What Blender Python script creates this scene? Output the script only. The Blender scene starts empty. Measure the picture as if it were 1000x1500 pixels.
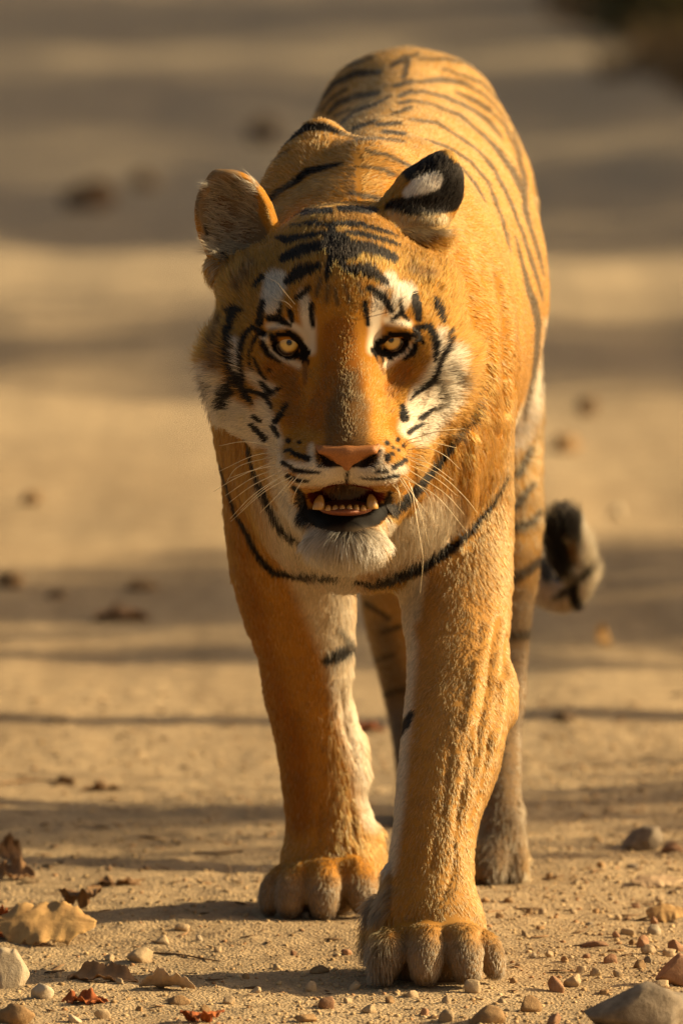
import bpy, bmesh, math, random, time
import numpy as np
from mathutils import Vector, Matrix
from mathutils.bvhtree import BVHTree

T0 = time.time()
sc = bpy.context.scene
COL = sc.collection
R = math.radians

# ------------------------------------------------------------------ camera
FPX = 15360.0                      # focal length in photo pixels (photo is 1000 x 1500)
PITCH = R(5.5)
CAM = np.array([0.0, -12.0, 1.7043])
AX_F = np.array([0.0, math.cos(PITCH), -math.sin(PITCH)])
AX_U = np.array([0.0, math.sin(PITCH), math.cos(PITCH)])
AX_R = np.array([1.0, 0.0, 0.0])
cam_d = bpy.data.cameras.new('camera')
cam_o = bpy.data.objects.new('camera', cam_d)
COL.objects.link(cam_o)
cam_o.location = CAM
cam_o.rotation_euler = (math.pi / 2 - PITCH, 0, 0)
cam_d.sensor_fit = 'VERTICAL'
cam_d.sensor_height = 36.0
cam_d.lens = 36.0 * FPX / 1500.0
cam_d.clip_start = 0.1
cam_d.clip_end = 2000
cam_d.dof.use_dof = True
cam_d.dof.focus_distance = 12.14
cam_d.dof.aperture_fstop = 5.6
sc.camera = cam_o

# ------------------------------------------------------------------ world, sun, exposure
SUN_AZ = -9.0       # degrees the sun stands towards the camera from the picture's right
SUN_EL = 24.0
w = bpy.data.worlds.new('World'); sc.world = w; w.use_nodes = True
nt = w.node_tree
bg = nt.nodes['Background']
sky = nt.nodes.new('ShaderNodeTexSky'); sky.sky_type = 'NISHITA'
sky.sun_disc = False
sky.sun_elevation = R(SUN_EL)
sky.sun_rotation = R(90.0 + SUN_AZ)
sky.dust_density = 6.0
sky.air_density = 1.0
sky.ozone_density = 0.3
tint = nt.nodes.new('ShaderNodeMixRGB'); tint.blend_type = 'MULTIPLY'
tint.inputs[0].default_value = 1.0
tint.inputs[2].default_value = (1.0, 0.90, 0.76, 1)     # warm hazy evening air, warm white balance
nt.links.new(sky.outputs[0], tint.inputs[1])
nt.links.new(tint.outputs[0], bg.inputs[0])
bg.inputs[1].default_value = 0.067
sun_d = bpy.data.lights.new('sun', 'SUN'); sun_o = bpy.data.objects.new('sun', sun_d)
COL.objects.link(sun_o)
sun_d.energy = 5.0
sun_d.angle = R(0.6)
sun_d.color = (1.0, 0.78, 0.44)
_sd = Vector((math.cos(R(SUN_EL)) * math.cos(R(SUN_AZ)), -math.cos(R(SUN_EL)) * math.sin(R(SUN_AZ)), math.sin(R(SUN_EL))))
sun_o.rotation_euler = _sd.to_track_quat('Z', 'Y').to_euler()
sun_o.location = (6, -2, 4)
vs = sc.view_settings
vs.view_transform = 'Standard'; vs.look = 'None'; vs.exposure = 0.85; vs.gamma = 1.0
vs.use_curve_mapping = False
cy = sc.cycles
cy.use_denoising = True
cy.max_bounces = 6; cy.diffuse_bounces = 3; cy.glossy_bounces = 3; cy.transmission_bounces = 4
cy.transparent_max_bounces = 8
cy.caustics_reflective = False; cy.caustics_refractive = False

# ------------------------------------------------------------------ helpers
rng = np.random.default_rng(7)
random.seed(7)

def P(px, py, y):
    """point of the photo pixel (px, py) at depth y"""
    d = AX_F + (px - 500.0) / FPX * AX_R + (750.0 - py) / FPX * AX_U
    t = (y - CAM[1]) / d[1]
    return CAM + t * d

def PG(px, py, z=0.0):
    """point of the photo pixel on the ground plane"""
    d = AX_F + (px - 500.0) / FPX * AX_R + (750.0 - py) / FPX * AX_U
    t = (z - CAM[2]) / d[2]
    return CAM + t * d

def ray_dir(px, py):
    d = AX_F + (px - 500.0) / FPX * AX_R + (750.0 - py) / FPX * AX_U
    return Vector(d).normalized()

def S(rpx, y):
    """pixels to metres at depth y"""
    return rpx * (y - CAM[1]) / FPX

def to_px(p):
    q = p - CAM
    w_ = q @ AX_F
    return 500 + FPX * (q @ AX_R) / w_, 750 - FPX * (q @ AX_U) / w_

def hash3(i, j, k, seed):
    h = (i * 374761393 + j * 668265263 + k * 2147483647 + seed * 144665) & 0xFFFFFFFF
    h = ((h ^ (h >> 13)) * 1274126177) & 0xFFFFFFFF
    h = (h ^ (h >> 16)) & 0xFFFFFF
    return h.astype(np.float64) / 0xFFFFFF

def vnoise(p, scale, seed=0):
    """value noise, p (N,3), result -1..1"""
    q = np.asarray(p, dtype=np.float64) * scale + 1000.0
    i = np.floor(q).astype(np.int64); f = q - i
    f = f * f * (3 - 2 * f)
    r = 0
    for dx in (0, 1):
        for dy in (0, 1):
            for dz in (0, 1):
                wgt = (f[:, 0] if dx else 1 - f[:, 0]) * (f[:, 1] if dy else 1 - f[:, 1]) * (f[:, 2] if dz else 1 - f[:, 2])
                r = r + wgt * hash3(i[:, 0] + dx, i[:, 1] + dy, i[:, 2] + dz, seed)
    return r * 2 - 1

def fbm(p, scale, octv=4, seed=0, gain=0.5):
    a, r, s = 1.0, 0, scale
    for o in range(octv):
        r = r + a * vnoise(p, s, seed + o * 17); a *= gain; s *= 2.03
    return r

def mesh_obj(name, verts, faces, mat=None, parent=None, smooth=True):
    me = bpy.data.meshes.new(name)
    if isinstance(verts, np.ndarray) and isinstance(faces, np.ndarray):
        n, f, k = len(verts), len(faces), faces.shape[1]
        me.vertices.add(n); me.vertices.foreach_set('co', verts.astype(np.float32).ravel())
        me.loops.add(f * k); me.loops.foreach_set('vertex_index', faces.astype(np.int32).ravel())
        me.polygons.add(f)
        me.polygons.foreach_set('loop_start', np.arange(0, f * k, k, dtype=np.int32))
        me.polygons.foreach_set('loop_total', np.full(f, k, dtype=np.int32))
        me.update(calc_edges=True)
    else:
        me.from_pydata([tuple(v) for v in verts], [], [tuple(f) for f in faces]); me.update()
    if smooth:
        me.polygons.foreach_set('use_smooth', np.ones(len(me.polygons), dtype=bool))
    if mat: me.materials.append(mat)
    o = bpy.data.objects.new(name, me); COL.objects.link(o)
    if parent: o.parent = parent
    return o

def tag(o, label=None, cat=None, group=None, kind=None):
    if label: o['label'] = label
    if cat: o['category'] = cat
    if group: o['group'] = group
    if kind: o['kind'] = kind
    return o

def mat_new(name):
    m = bpy.data.materials.new(name); m.use_nodes = True
    return m, m.node_tree, m.node_tree.nodes['Principled BSDF']

def set_col_attr(me, name, cols):
    a = me.color_attributes.new(name, 'FLOAT_COLOR', 'POINT')
    c = np.ones((len(cols), 4), dtype=np.float32); c[:, :3] = cols
    a.data.foreach_set('color', c.ravel())
# ------------------------------------------------------------------ ground
def grow_axis(a, b, h, far, g=1.13):
    """fine between a and b, growing outwards to +-far"""
    mid = list(np.arange(a, b, h))
    up, x, s = [], b, h
    while x < far[1]:
        up.append(x); s *= g; x += s
    up.append(far[1])
    dn, x, s = [], a - h, h
    while x > far[0]:
        dn.append(x); s *= g; x -= s
    dn.append(far[0])
    return np.array(dn[::-1] + mid + up)

def ground_z(x, y):
    p = np.stack([x, y, np.zeros_like(x)], 1)
    near = np.clip(1 - (y - 2.6) / 2.5, 0.0, 1) * np.clip(1 - (np.abs(x) - 0.65) / 0.5, 0, 1)
    z = 0.010 * fbm(p, 1.6, 2, 71)
    z += near * (0.0022 * fbm(p, 28, 3, 81) + 0.0016 * np.maximum(vnoise(p, 95, 91), 0))
    q = p * np.array([6.0, 1.0, 1]); z += 0.006 * vnoise(q, 1.0, 95) * np.clip((y - 1.5) / 1.0, 0, 1) * np.clip((30 - y) / 20, 0, 1)
    z += 0.030 * fbm(p * np.array([1.0, 0.7, 1]), 0.9, 3, 77) * np.clip((y - 3.0) / 3.0, 0, 1)
    # the track is level where the animal treads
    for cx, cy_, r in ((0.106, 0.06, 0.16), (-0.02, 0.60, 0.16), (0.19, 0.93, 0.14), (0.1, 1.5, 0.2)):
        k = np.clip(1 - np.hypot(x - cx, y - cy_) / r, 0, 1); k = np.clip(k * 1.6, 0, 1)
        z = z * (1 - 0.75 * k)
    z += 0.45 * np.clip((x - 1.2) / 3.0, 0, 1) ** 1.3 * np.clip((y - 12) / 10, 0, 1)     # verge
    return z

_gx = grow_axis(-0.60, 0.62, 0.0065, (-400.0, 400.0))
_gy = np.concatenate([grow_axis(-0.45, 1.6, 0.0070, (-60.0, 1.6))[:-1], grow_axis(1.6, 1.61, 0.010, (1.6, 900.0), 1.022)[1:]])
_gy = np.unique(np.round(_gy, 5))
GXX, GYY = np.meshgrid(_gx, _gy, indexing='ij')
GZ = ground_z(GXX.ravel(), GYY.ravel())
GVV = np.stack([GXX.ravel(), GYY.ravel(), GZ], 1)
_i = np.arange(len(_gx) * len(_gy)).reshape(len(_gx), len(_gy))
GQ = np.stack([_i[:-1, :-1].ravel(), _i[1:, :-1].ravel(), _i[1:, 1:].ravel(), _i[:-1, 1:].ravel()], 1)

def ground_material():
    m, t, b = mat_new('sandy_track')
    tc = t.nodes.new('ShaderNodeTexCoord')
    def noise(scale, detail=5, rough=0.6, vec=None):
        n = t.nodes.new('ShaderNodeTexNoise'); n.inputs['Scale'].default_value = scale; n.inputs['Detail'].default_value = detail; n.inputs['Roughness'].default_value = rough
        t.links.new(vec or tc.outputs['Object'], n.inputs['Vector']); return n
    def ramp(src, stops):
        r = t.nodes.new('ShaderNodeValToRGB'); e = r.color_ramp.elements
        e[0].position, e[0].color = stops[0][0], (*stops[0][1], 1); e[1].position, e[1].color = stops[-1][0], (*stops[-1][1], 1)
        for p_, c in stops[1:-1]:
            x = e.new(p_); x.color = (*c, 1)
        t.links.new(src, r.inputs[0]); return r
    def mix(fac, a, c, mode='MIX'):
        x = t.nodes.new('ShaderNodeMixRGB'); x.blend_type = mode
        if isinstance(fac, float): x.inputs[0].default_value = fac
        else: t.links.new(fac, x.inputs[0])
        t.links.new(a, x.inputs[1]); t.links.new(c, x.inputs[2]); return x.outputs[0]
    big = ramp(noise(0.9, 4).outputs['Fac'], [(0.30, (0.37, 0.275, 0.166)), (0.5, (0.455, 0.342, 0.208)), (0.72, (0.51, 0.39, 0.24))])
    mp = t.nodes.new('ShaderNodeMapping'); mp.inputs['Scale'].default_value = (9, 0.6, 1); t.links.new(tc.outputs['Object'], mp.inputs[0])
    rut = ramp(noise(1.0, 3, vec=mp.outputs[0]).outputs['Fac'], [(0.32, (0.82, 0.80, 0.78)), (0.68, (1.12, 1.1, 1.08))])
    med = ramp(noise(22, 6, 0.7).outputs['Fac'], [(0.32, (0.70, 0.66, 0.62)), (0.5, (1, 1, 1)), (0.7, (1.16, 1.14, 1.1))])
    fine = ramp(noise(190, 4, 0.7).outputs['Fac'], [(0.30, (0.60, 0.56, 0.52)), (0.5, (1, 1, 1)), (0.72, (1.25, 1.22, 1.16))])
    vo = t.nodes.new('ShaderNodeTexVoronoi'); vo.inputs['Scale'].default_value = 230; t.links.new(tc.outputs['Object'], vo.inputs['Vector'])
    grit = ramp(vo.outputs['Distance'], [(0.10, (1.12, 1.10, 1.06)), (0.55, (0.82, 0.80, 0.77))])
    c = mix(1.0, big.outputs[0], rut.outputs[0], 'MULTIPLY'); c = mix(1.0, c, med.outputs[0], 'MULTIPLY'); c = mix(0.8, c, fine.outputs[0], 'MULTIPLY'); c = mix(0.7, c, grit.outputs[0], 'MULTIPLY')
    sx = t.nodes.new('ShaderNodeSeparateXYZ'); t.links.new(tc.outputs['Object'], sx.inputs[0])
    fr = t.nodes.new('ShaderNodeMapRange'); fr.inputs[1].default_value = 5.0; fr.inputs[2].default_value = 14.0; fr.inputs[4].default_value = 0.6
    t.links.new(sx.outputs[1], fr.inputs[0])
    gr = t.nodes.new('ShaderNodeRGB'); gr.outputs[0].default_value = (0.38, 0.32, 0.235, 1)  # far track mixed towards grey, its sky-lit shade put into the colour
    c = mix(fr.outputs[0], c, gr.outputs[0])
    t.links.new(c, b.inputs['Base Color'])
    b.inputs['Roughness'].default_value = 0.95; b.inputs['Specular IOR Level'].default_value = 0.15
    bp = t.nodes.new('ShaderNodeBump'); bp.inputs['Strength'].default_value = 0.7; bp.inputs['Distance'].default_value = 0.004
    ad = t.nodes.new('ShaderNodeMath'); ad.operation = 'SUBTRACT'
    t.links.new(noise(120, 6, 0.75).outputs['Fac'], ad.inputs[0]); t.links.new(vo.outputs['Distance'], ad.inputs[1])
    t.links.new(ad.outputs[0], bp.inputs['Height']); t.links.new(bp.outputs[0], b.inputs['Normal'])
    return m
ground = mesh_obj('ground', GVV, GQ, ground_material())
tag(ground, kind='structure')
GBVH = BVHTree.FromPolygons(GVV.tolist(), GQ.tolist())
def gz_at(x, y):
    return float(ground_z(np.array([float(x)]), np.array([float(y)]))[0])
def on_ground(px, py):
    g = PG(px, py); z = gz_at(g[0], g[1]); g = PG(px, py, z); g[2] = gz_at(g[0], g[1]); return g
print('ground', len(GVV), time.time() - T0)
# ------------------------------------------------------------------ tiger: signed distance shapes
PRIMS = []        # (kind, params, k, group, op)

def _chain(pts, sub):
    """resample a chain of (point, radius) smoothly"""
    q = np.array([list(p) + [r] for p, r in pts], float)
    if len(q) == 1: return [q[0], q[0]]
    if len(q) == 2: return [q[0], q[1]]
    e = np.vstack([2 * q[0] - q[1], q, 2 * q[-1] - q[-2]])
    out = []
    for i in range(1, len(e) - 2):
        p0, p1, p2, p3 = e[i - 1], e[i], e[i + 1], e[i + 2]
        for t in np.arange(sub) / sub:
            out.append(0.5 * (2 * p1 + (p2 - p0) * t + (2 * p0 - 5 * p1 + 4 * p2 - p3) * t * t + (3 * p1 - p0 - 3 * p2 + p3) * t ** 3))
    out.append(q[-1])
    return out

def hy_(py, y):
    """the head is carried low, so the lower face stands less far forward"""
    return y + 0.024 * min(1.0, max(0.0, (py - 500.0) / 140.0))

def rc(group, chain, k=0.02, op='add', sx=1.0, sub=3):
    """chain of (px, py, y, r_px) joined by round cones; sx squeezes the width"""
    if group in ('head', 'tongue'): chain = [(a, b, hy_(b, c), r) for a, b, c, r in chain]
    PRIMS.append(('rc', (_chain([(P(a, b, c), S(r, c)) for a, b, c, r in chain], sub), sx), k, group, op))

def rcw(group, chain, k=0.03, sx=1.0, op='add', sub=3):
    """the same with world coordinates (x, y, z, r)"""
    PRIMS.append(('rc', (_chain([(np.array(c[:3], float), c[3]) for c in chain], sub), sx), k, group, op))

def el(group, px, py, y, rx, rz, ry, k=0.02, op='add', roll=0.0, yaw=0.0, pitch=0.0):
    """ellipsoid: rx, rz in pixels, ry in metres; roll turns it in the picture plane, yaw about z"""
    if group in ('head', 'tongue'): y = hy_(py, y)
    c = P(px, py, y)
    m = (Matrix.Rotation(R(yaw), 3, 'Z') @ Matrix.Rotation(R(pitch), 3, 'X') @ Matrix.Rotation(R(roll), 3, 'Y'))
    PRIMS.append(('el', (c, np.array([S(rx, y), ry, S(rz, y)]), np.array(m)), k, group, op))

def d_prim(pr, X, Y, Z):
    kind, q = pr[0], pr[1]
    if kind == 'rc':
        pts, sx = q
        best = None
        for u, v in zip(pts[:-1], pts[1:]):
            a, ra, rb = u[:3], u[3], v[3]
            ba = v[:3] - a; ba[0] /= sx
            px_ = (X - a[0]) / sx; py_ = Y - a[1]; pz_ = Z - a[2]
            h = np.clip((px_ * ba[0] + py_ * ba[1] + pz_ * ba[2]) / (float(ba @ ba) + 1e-9), 0, 1)
            dx = px_ - h * ba[0]; dy = py_ - h * ba[1]; dz = pz_ - h * ba[2]
            d = np.sqrt(dx * dx + dy * dy + dz * dz) - (ra + (rb - ra) * h)
            best = d if best is None else np.minimum(best, d)
        return best * (0.5 + 0.5 * sx)
    c, r, m = q
    x = X - c[0]; y = Y - c[1]; z = Z - c[2]
    mi = m.T
    u = mi[0, 0] * x + mi[0, 1] * y + mi[0, 2] * z
    v = mi[1, 0] * x + mi[1, 1] * y + mi[1, 2] * z
    t = mi[2, 0] * x + mi[2, 1] * y + mi[2, 2] * z
    k0 = np.sqrt((u / r[0]) ** 2 + (v / r[1]) ** 2 + (t / r[2]) ** 2)
    k1 = np.sqrt((u / r[0] ** 2) ** 2 + (v / r[1] ** 2) ** 2 + (t / r[2] ** 2) ** 2) + 1e-9
    return k0 * (k0 - 1) / k1

def prim_box(pr):
    kind, q = pr[0], pr[1]
    if kind == 'rc':
        q_ = np.array(q[0])
        return (q_[:, :3] - q_[:, 3:]).min(0), (q_[:, :3] + q_[:, 3:]).max(0)
    c, r, m = q; R_ = float(np.max(r))
    return c - R_, c + R_

# ---- torso and neck -------------------------------------------------
rcw('torso', [(0.024, 0.40, 0.665, 0.232), (0.050, 0.72, 0.705, 0.245), (0.090, 1.02, 0.735, 0.226), (0.086, 1.20, 0.760, 0.205), (0.083, 1.44, 0.790, 0.190)], k=0.06, sx=0.74)
rc('torso', [(495, 440, 0.22, 120), (520, 440, 0.42, 190)], k=0.05, sx=0.85)                 # neck
rc('torso', [(535, 262, 0.45, 45), (560, 240, 0.75, 40), (585, 175, 1.2, 50), (592, 130, 1.45, 55)], k=0.06)   # spine
rc('torso', [(545, 170, 1.38, 66), (520, 260, 1.38, 80)], k=0.06)                             # hip
rc('torso', [(655, 165, 1.40, 66), (690, 260, 1.38, 80)], k=0.06)                             # hip
rc('torso', [(515, 700, 0.33, 120), (520, 740, 0.36, 110)], k=0.06)                          # breast
rc('torso', [(505, 690, 0.18, 80), (515, 720, 0.32, 110)], k=0.05)                           # throat
rc('torso', [(468, 205, 0.50, 32), (438, 270, 0.47, 50), (410, 380, 0.45, 66), (398, 520, 0.42, 78)], k=0.035)       # scapula, raised side
rc('torso', [(610, 268, 0.60, 40), (652, 380, 0.50, 66), (674, 520, 0.42, 74)], k=0.05)       # scapula, other side
# ---- fore leg, picture left (standing) -------------------------------
rc('FL', [(400, 600, 0.42, 86), (414, 720, 0.46, 88), (430, 860, 0.55, 86), (444, 950, 0.58, 71), (450, 1020, 0.60, 62), (465, 1090, 0.62, 61), (474, 1160, 0.63, 60), (482, 1215, 0.635, 65), (484, 1262, 0.635, 70)], k=0.03)
rc('FL', [(500, 1100, 0.63, 34), (510, 1130, 0.63, 30)], k=0.02)
rc('FL', [(480, 1280, 0.625, 68), (474, 1296, 0.61, 62)], k=0.02)
rc('FL', [(538, 1225, 0.66, 20), (544, 1270, 0.65, 22)], k=0.02)
for a in ([(416, 1286, 0.60, 22), (402, 1304, 0.580, 21), (394, 1326, 0.568, 15)], [(440, 1282, 0.59, 26), (430, 1302, 0.562, 25), (424, 1326, 0.550, 19)], [(474, 1280, 0.585, 27), (474, 1300, 0.555, 27), (474, 1327, 0.544, 20)], [(514, 1276, 0.595, 30), (526, 1296, 0.570, 28), (532, 1318, 0.560, 20)]):
    rc('FL', a, k=0.009)
# ---- fore leg, picture right (reaching forward) ----------------------
rc('FR', [(660, 600, 0.40, 84), (668, 740, 0.42, 82), (667, 870, 0.37, 82), (672, 950, 0.31, 74), (672, 1020, 0.26, 78), (662, 1090, 0.21, 76), (648, 1155, 0.17, 68), (637, 1220, 0.14, 62), (630, 1290, 0.12, 65), (630, 1345, 0.105, 74)], k=0.03)
rc('FR', [(728, 1008, 0.27, 24), (734, 1038, 0.26, 20)], k=0.025)
rc('FR', [(632, 1372, 0.10, 78), (634, 1392, 0.085, 74)], k=0.02)
rc('FR', [(560, 1340, 0.15, 24), (550, 1390, 0.16, 18)], k=0.02)
for a in ([(580, 1384, 0.055, 27), (570, 1400, 0.022, 26), (563, 1423, 0.010, 20)], [(622, 1378, 0.050, 29), (623, 1396, 0.012, 28), (622, 1422, -0.004, 21)], [(670, 1378, 0.050, 28), (678, 1396, 0.014, 27), (684, 1421, 0.0, 20)], [(706, 1388, 0.070, 26), (718, 1402, 0.045, 20), (724, 1420, 0.036, 14)]):
    rc('FR', a, k=0.009)
# ---- hind leg, picture right -----------------------------------------
rc('HR', [(685, 330, 1.38, 92), (705, 520, 1.28, 88), (718, 690, 1.20, 76), (738, 800, 1.17, 57), (738, 880, 1.17, 45), (736, 970, 1.16, 35), (734, 1080, 1.04, 28), (733, 1180, 0.97, 30), (733, 1238, 0.93, 34)], k=0.04)
for a in ([(722, 1250, 0.91, 26), (720, 1276, 0.878, 22)], [(752, 1252, 0.92, 20), (754, 1278, 0.89, 17)], [(692, 1254, 0.91, 22), (686, 1278, 0.88, 19)]):
    rc('HR', a, k=0.008)
# ---- hind leg, picture left (trailing) -------------------------------
rc('HL', [(510, 330, 1.42, 95), (540, 560, 1.38, 80), (572, 800, 1.40, 56), (574, 900, 1.48, 42), (590, 1000, 1.62, 33), (603, 1090, 1.60, 28), (612, 1160, 1.55, 30)], k=0.04)
rc('HL', [(614, 1175, 1.50, 30), (614, 1186, 1.44, 26)], k=0.02)
# ---- tail -------------------------------------------------------------
rc('tail', [(600, 145, 1.60, 30), (640, 300, 1.80, 28), (700, 560, 1.90, 25), (745, 760, 1.85, 23), (785, 850, 1.75, 22), (812, 872, 1.72, 21), (836, 872, 1.70, 20), (845, 848, 1.69, 20), (836, 812, 1.68, 23), (825, 775, 1.67, 20)], k=0.012)
# ---- head -------------------------------------------------------------
el('head', 495, 425, 0.215, 116, 116, 0.13, k=0.03)                       # cranium
el('head', 495, 425, 0.130, 72, 64, 0.045, k=0.03)                        # forehead
for s, cx in ((-1, 422), (1, 570)):
    el('head', cx, 456, 0.130, 42, 36, 0.034, k=0.025)                    # brow
    el('head', 497 + s * 108, 445, 0.215, 62, 78, 0.08, k=0.03)           # temple
    el('head', 497 + s * 118, 520, 0.170, 66, 66, 0.07, k=0.03)           # cheekbone
    el('head', 497 + s * 114, 580, 0.20, 58, 66, 0.085, k=0.03)           # jaw muscle
    rc('head', [(497 + s * 74, 535, 0.158, 42), (503 + s * 62, 600, 0.112, 45), (505 + s * 54, 655, 0.072, 43)], k=0.04)   # side of the muzzle
    rc('head', [(500 + s * 88, 600, 0.17, 46), (503 + s * 78, 665, 0.14, 44)], k=0.03)
    el('head', 503 + s * 44, 682, 0.030, 52, 40, 0.056, k=0.022)          # whisker pad
    el('head', 505 + s * 66, 706, 0.075, 22, 24, 0.05, k=0.02)            # lip towards the corner
    rc('head', [(507, 784, 0.045, 31), (505 + s * 42, 752, 0.11, 31), (502 + s * 84, 672, 0.20, 44)], k=0.02)   # jaw
rc('head', [(496, 455, 0.140, 58), (501, 530, 0.094, 52), (505, 590, 0.054, 49), (507, 632, 0.022, 44)], k=0.04)    # bridge of the nose
el('head', 508, 655, 0.000, 44, 24, 0.026, k=0.014)                       # nose end
el('head', 507, 794, 0.048, 50, 22, 0.036, k=0.015)                       # chin
# mouth opening
el('head', 505, 730, 0.010, 52, 14, 0.085, k=0.008, op='sub')
el('head', 507, 722, -0.02, 34, 11, 0.05, k=0.008, op='sub')
# eye sockets
for cx, cy_, rl in ((422, 503, 18), (573, 499, -14)):
    el('head', cx, cy_, 0.085, 25, 17, 0.030, k=0.012, op='sub', roll=rl)
for pts in ([(393, 498, 7), (407, 490, 10), (424, 487, 11), (441, 497, 9), (451, 516, 6)], [(545, 514, 6), (555, 498, 9), (572, 485, 11), (590, 485, 10), (606, 492, 7)]):
    rc('head', [(a, b, 0.100, r_) for a, b, r_ in pts], k=0.010)          # upper lid
# nostrils
for s in (-1, 1):
    el('head', 508 + s * 33, 672, -0.030, 20, 7.5, 0.020, k=0.004, op='sub', roll=s * -38)
# groove under the nose
rc('head', [(508, 690, -0.032, 4), (508, 712, -0.027, 4)], k=0.006, op='sub')
# ears
el('earL', 346, 326, 0.262, 60, 80, 0.034, k=0.010, roll=-20, yaw=18)
rc('earL', [(332, 280, 0.264, 24), (318, 260, 0.266, 10)], k=0.012)
rc('earL', [(378, 372, 0.25, 46), (345, 388, 0.25, 34)], k=0.02)
el('earL', 339, 317, 0.228, 56, 71, 0.036, k=0.006, op='sub', roll=-18, yaw=18)
rc('earL', [(334, 290, 0.236, 20), (319, 263, 0.240, 14)], k=0.008, op='sub')
el('earR', 632, 284, 0.270, 44, 60, 0.026, k=0.012, roll=24, yaw=14)
rc('earR', [(640, 262, 0.270, 24), (652, 238, 0.272, 13)], k=0.012)
rc('earR', [(606, 290, 0.262, 34), (590, 318, 0.255, 36), (628, 340, 0.245, 28)], k=0.02)
el('earR', 640, 278, 0.306, 40, 54, 0.032, k=0.006, op='sub', roll=24, yaw=14)

def axis_coords(segs):
    out = [segs[0][0]]
    for a, b, h in segs:
        n = max(1, int(round((b - a) / h)))
        out.extend(np.linspace(a, b, n + 1)[1:])
    return np.array(out)

VX = 0.0036
gx = axis_coords([(-0.22, 0.34, VX)])
gy = axis_coords([(-0.10, 0.34, 0.0034), (0.34, 0.72, 0.0050), (0.72, 2.02, 0.0095)])
gz = axis_coords([(-0.03, 0.44, 0.0048), (0.44, 0.95, 0.0034), (0.95, 1.08, 0.0048)])

def build_field():
    F = np.full((len(gx), len(gy), len(gz)), 0.25, dtype=np.float32)
    for pr in PRIMS:
        lo, hi = prim_box(pr); pad = pr[2] + 0.03
        ix = np.searchsorted(gx, [lo[0] - pad, hi[0] + pad]); iy = np.searchsorted(gy, [lo[1] - pad, hi[1] + pad]); iz = np.searchsorted(gz, [lo[2] - pad, hi[2] + pad])
        if ix[1] <= ix[0] or iy[1] <= iy[0] or iz[1] <= iz[0]: continue
        X = gx[ix[0]:ix[1], None, None].astype(np.float32); Y = gy[None, iy[0]:iy[1], None].astype(np.float32); Z = gz[None, None, iz[0]:iz[1]].astype(np.float32)
        d = d_prim(pr, X, Y, Z).astype(np.float32)
        sub = F[ix[0]:ix[1], iy[0]:iy[1], iz[0]:iz[1]]
        k = pr[2]
        if pr[4] == 'add':
            h = np.maximum(k - np.abs(sub - d), 0) / k
            sub[...] = np.minimum(sub, d) - h * h * k * 0.25
        else:
            d = -d
            h = np.maximum(k - np.abs(sub - d), 0) / k
            sub[...] = np.maximum(sub, d) + h * h * k * 0.25
    return F

def surface_nets(F, gx, gy, gz):
    ins = F < 0
    nx, ny, nz = F.shape
    cnt = np.zeros((nx - 1, ny - 1, nz - 1), dtype=np.int8)
    for i in (0, 1):
        for j in (0, 1):
            for k in (0, 1):
                cnt += ins[i:nx - 1 + i, j:ny - 1 + j, k:nz - 1 + k]
    act = (cnt > 0) & (cnt < 8)
    ci, cj, ck = np.nonzero(act)
    idx = np.full(act.shape, -1, dtype=np.int32); idx[ci, cj, ck] = np.arange(len(ci))
    corners = [(i, j, k) for i in (0, 1) for j in (0, 1) for k in (0, 1)]
    val = {c: F[ci + c[0], cj + c[1], ck + c[2]] for c in corners}
    acc = np.zeros((len(ci), 3)); n = np.zeros(len(ci))
    for a in corners:
        for ax in range(3):
            if a[ax] == 1: continue
            b = list(a); b[ax] = 1; b = tuple(b)
            va, vb = val[a], val[b]
            m = (va < 0) != (vb < 0)
            t = np.where(m, va / np.where(va == vb, 1, va - vb), 0)
            p = np.zeros((len(ci), 3)); p[:, 0] = a[0]; p[:, 1] = a[1]; p[:, 2] = a[2]; p[:, ax] = t
            acc += p * m[:, None]; n += m
    acc /= n[:, None]
    V = np.empty_like(acc)
    V[:, 0] = gx[ci] + acc[:, 0] * (gx[ci + 1] - gx[ci])
    V[:, 1] = gy[cj] + acc[:, 1] * (gy[cj + 1] - gy[cj])
    V[:, 2] = gz[ck] + acc[:, 2] * (gz[ck + 1] - gz[ck])
    quads = []
    for ax in range(3):
        sl0 = [slice(1, -1)] * 3; sl1 = [slice(1, -1)] * 3
        sl0[ax] = slice(0, F.shape[ax] - 1); sl1[ax] = slice(1, F.shape[ax])
        a = ins[tuple(sl0)]; b = ins[tuple(sl1)]
        e = np.argwhere(a != b); flip = a[tuple(e.T)]
        o = e.copy()
        o1, o2 = [(1, 2), (2, 0), (0, 1)][ax]
        o[:, o1] += 1; o[:, o2] += 1
        def cell(d1, d2):
            q = o.copy(); q[:, o1] += d1; q[:, o2] += d2
            return idx[q[:, 0], q[:, 1], q[:, 2]]
        q = np.stack([cell(-1, -1), cell(0, -1), cell(0, 0), cell(-1, 0)], axis=1)
        q[~flip] = q[~flip][:, ::-1]
        quads.append(q)
    Q = np.concatenate(quads)
    Q = Q[(Q >= 0).all(axis=1)]
    return V, Q

def smooth_mesh(V, Q, it=2, lam=0.5):
    e = np.concatenate([Q[:, [0, 1]], Q[:, [1, 2]], Q[:, [2, 3]], Q[:, [3, 0]]])
    e = np.concatenate([e, e[:, ::-1]])
    deg = np.bincount(e[:, 0], minlength=len(V)).astype(float)
    for _ in range(it):
        for l in (lam, -lam * 1.04):
            A = np.stack([np.bincount(e[:, 0], weights=V[e[:, 1], c], minlength=len(V)) for c in range(3)], axis=1)
            V = V + l * (A / deg[:, None] - V)
    return V

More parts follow.
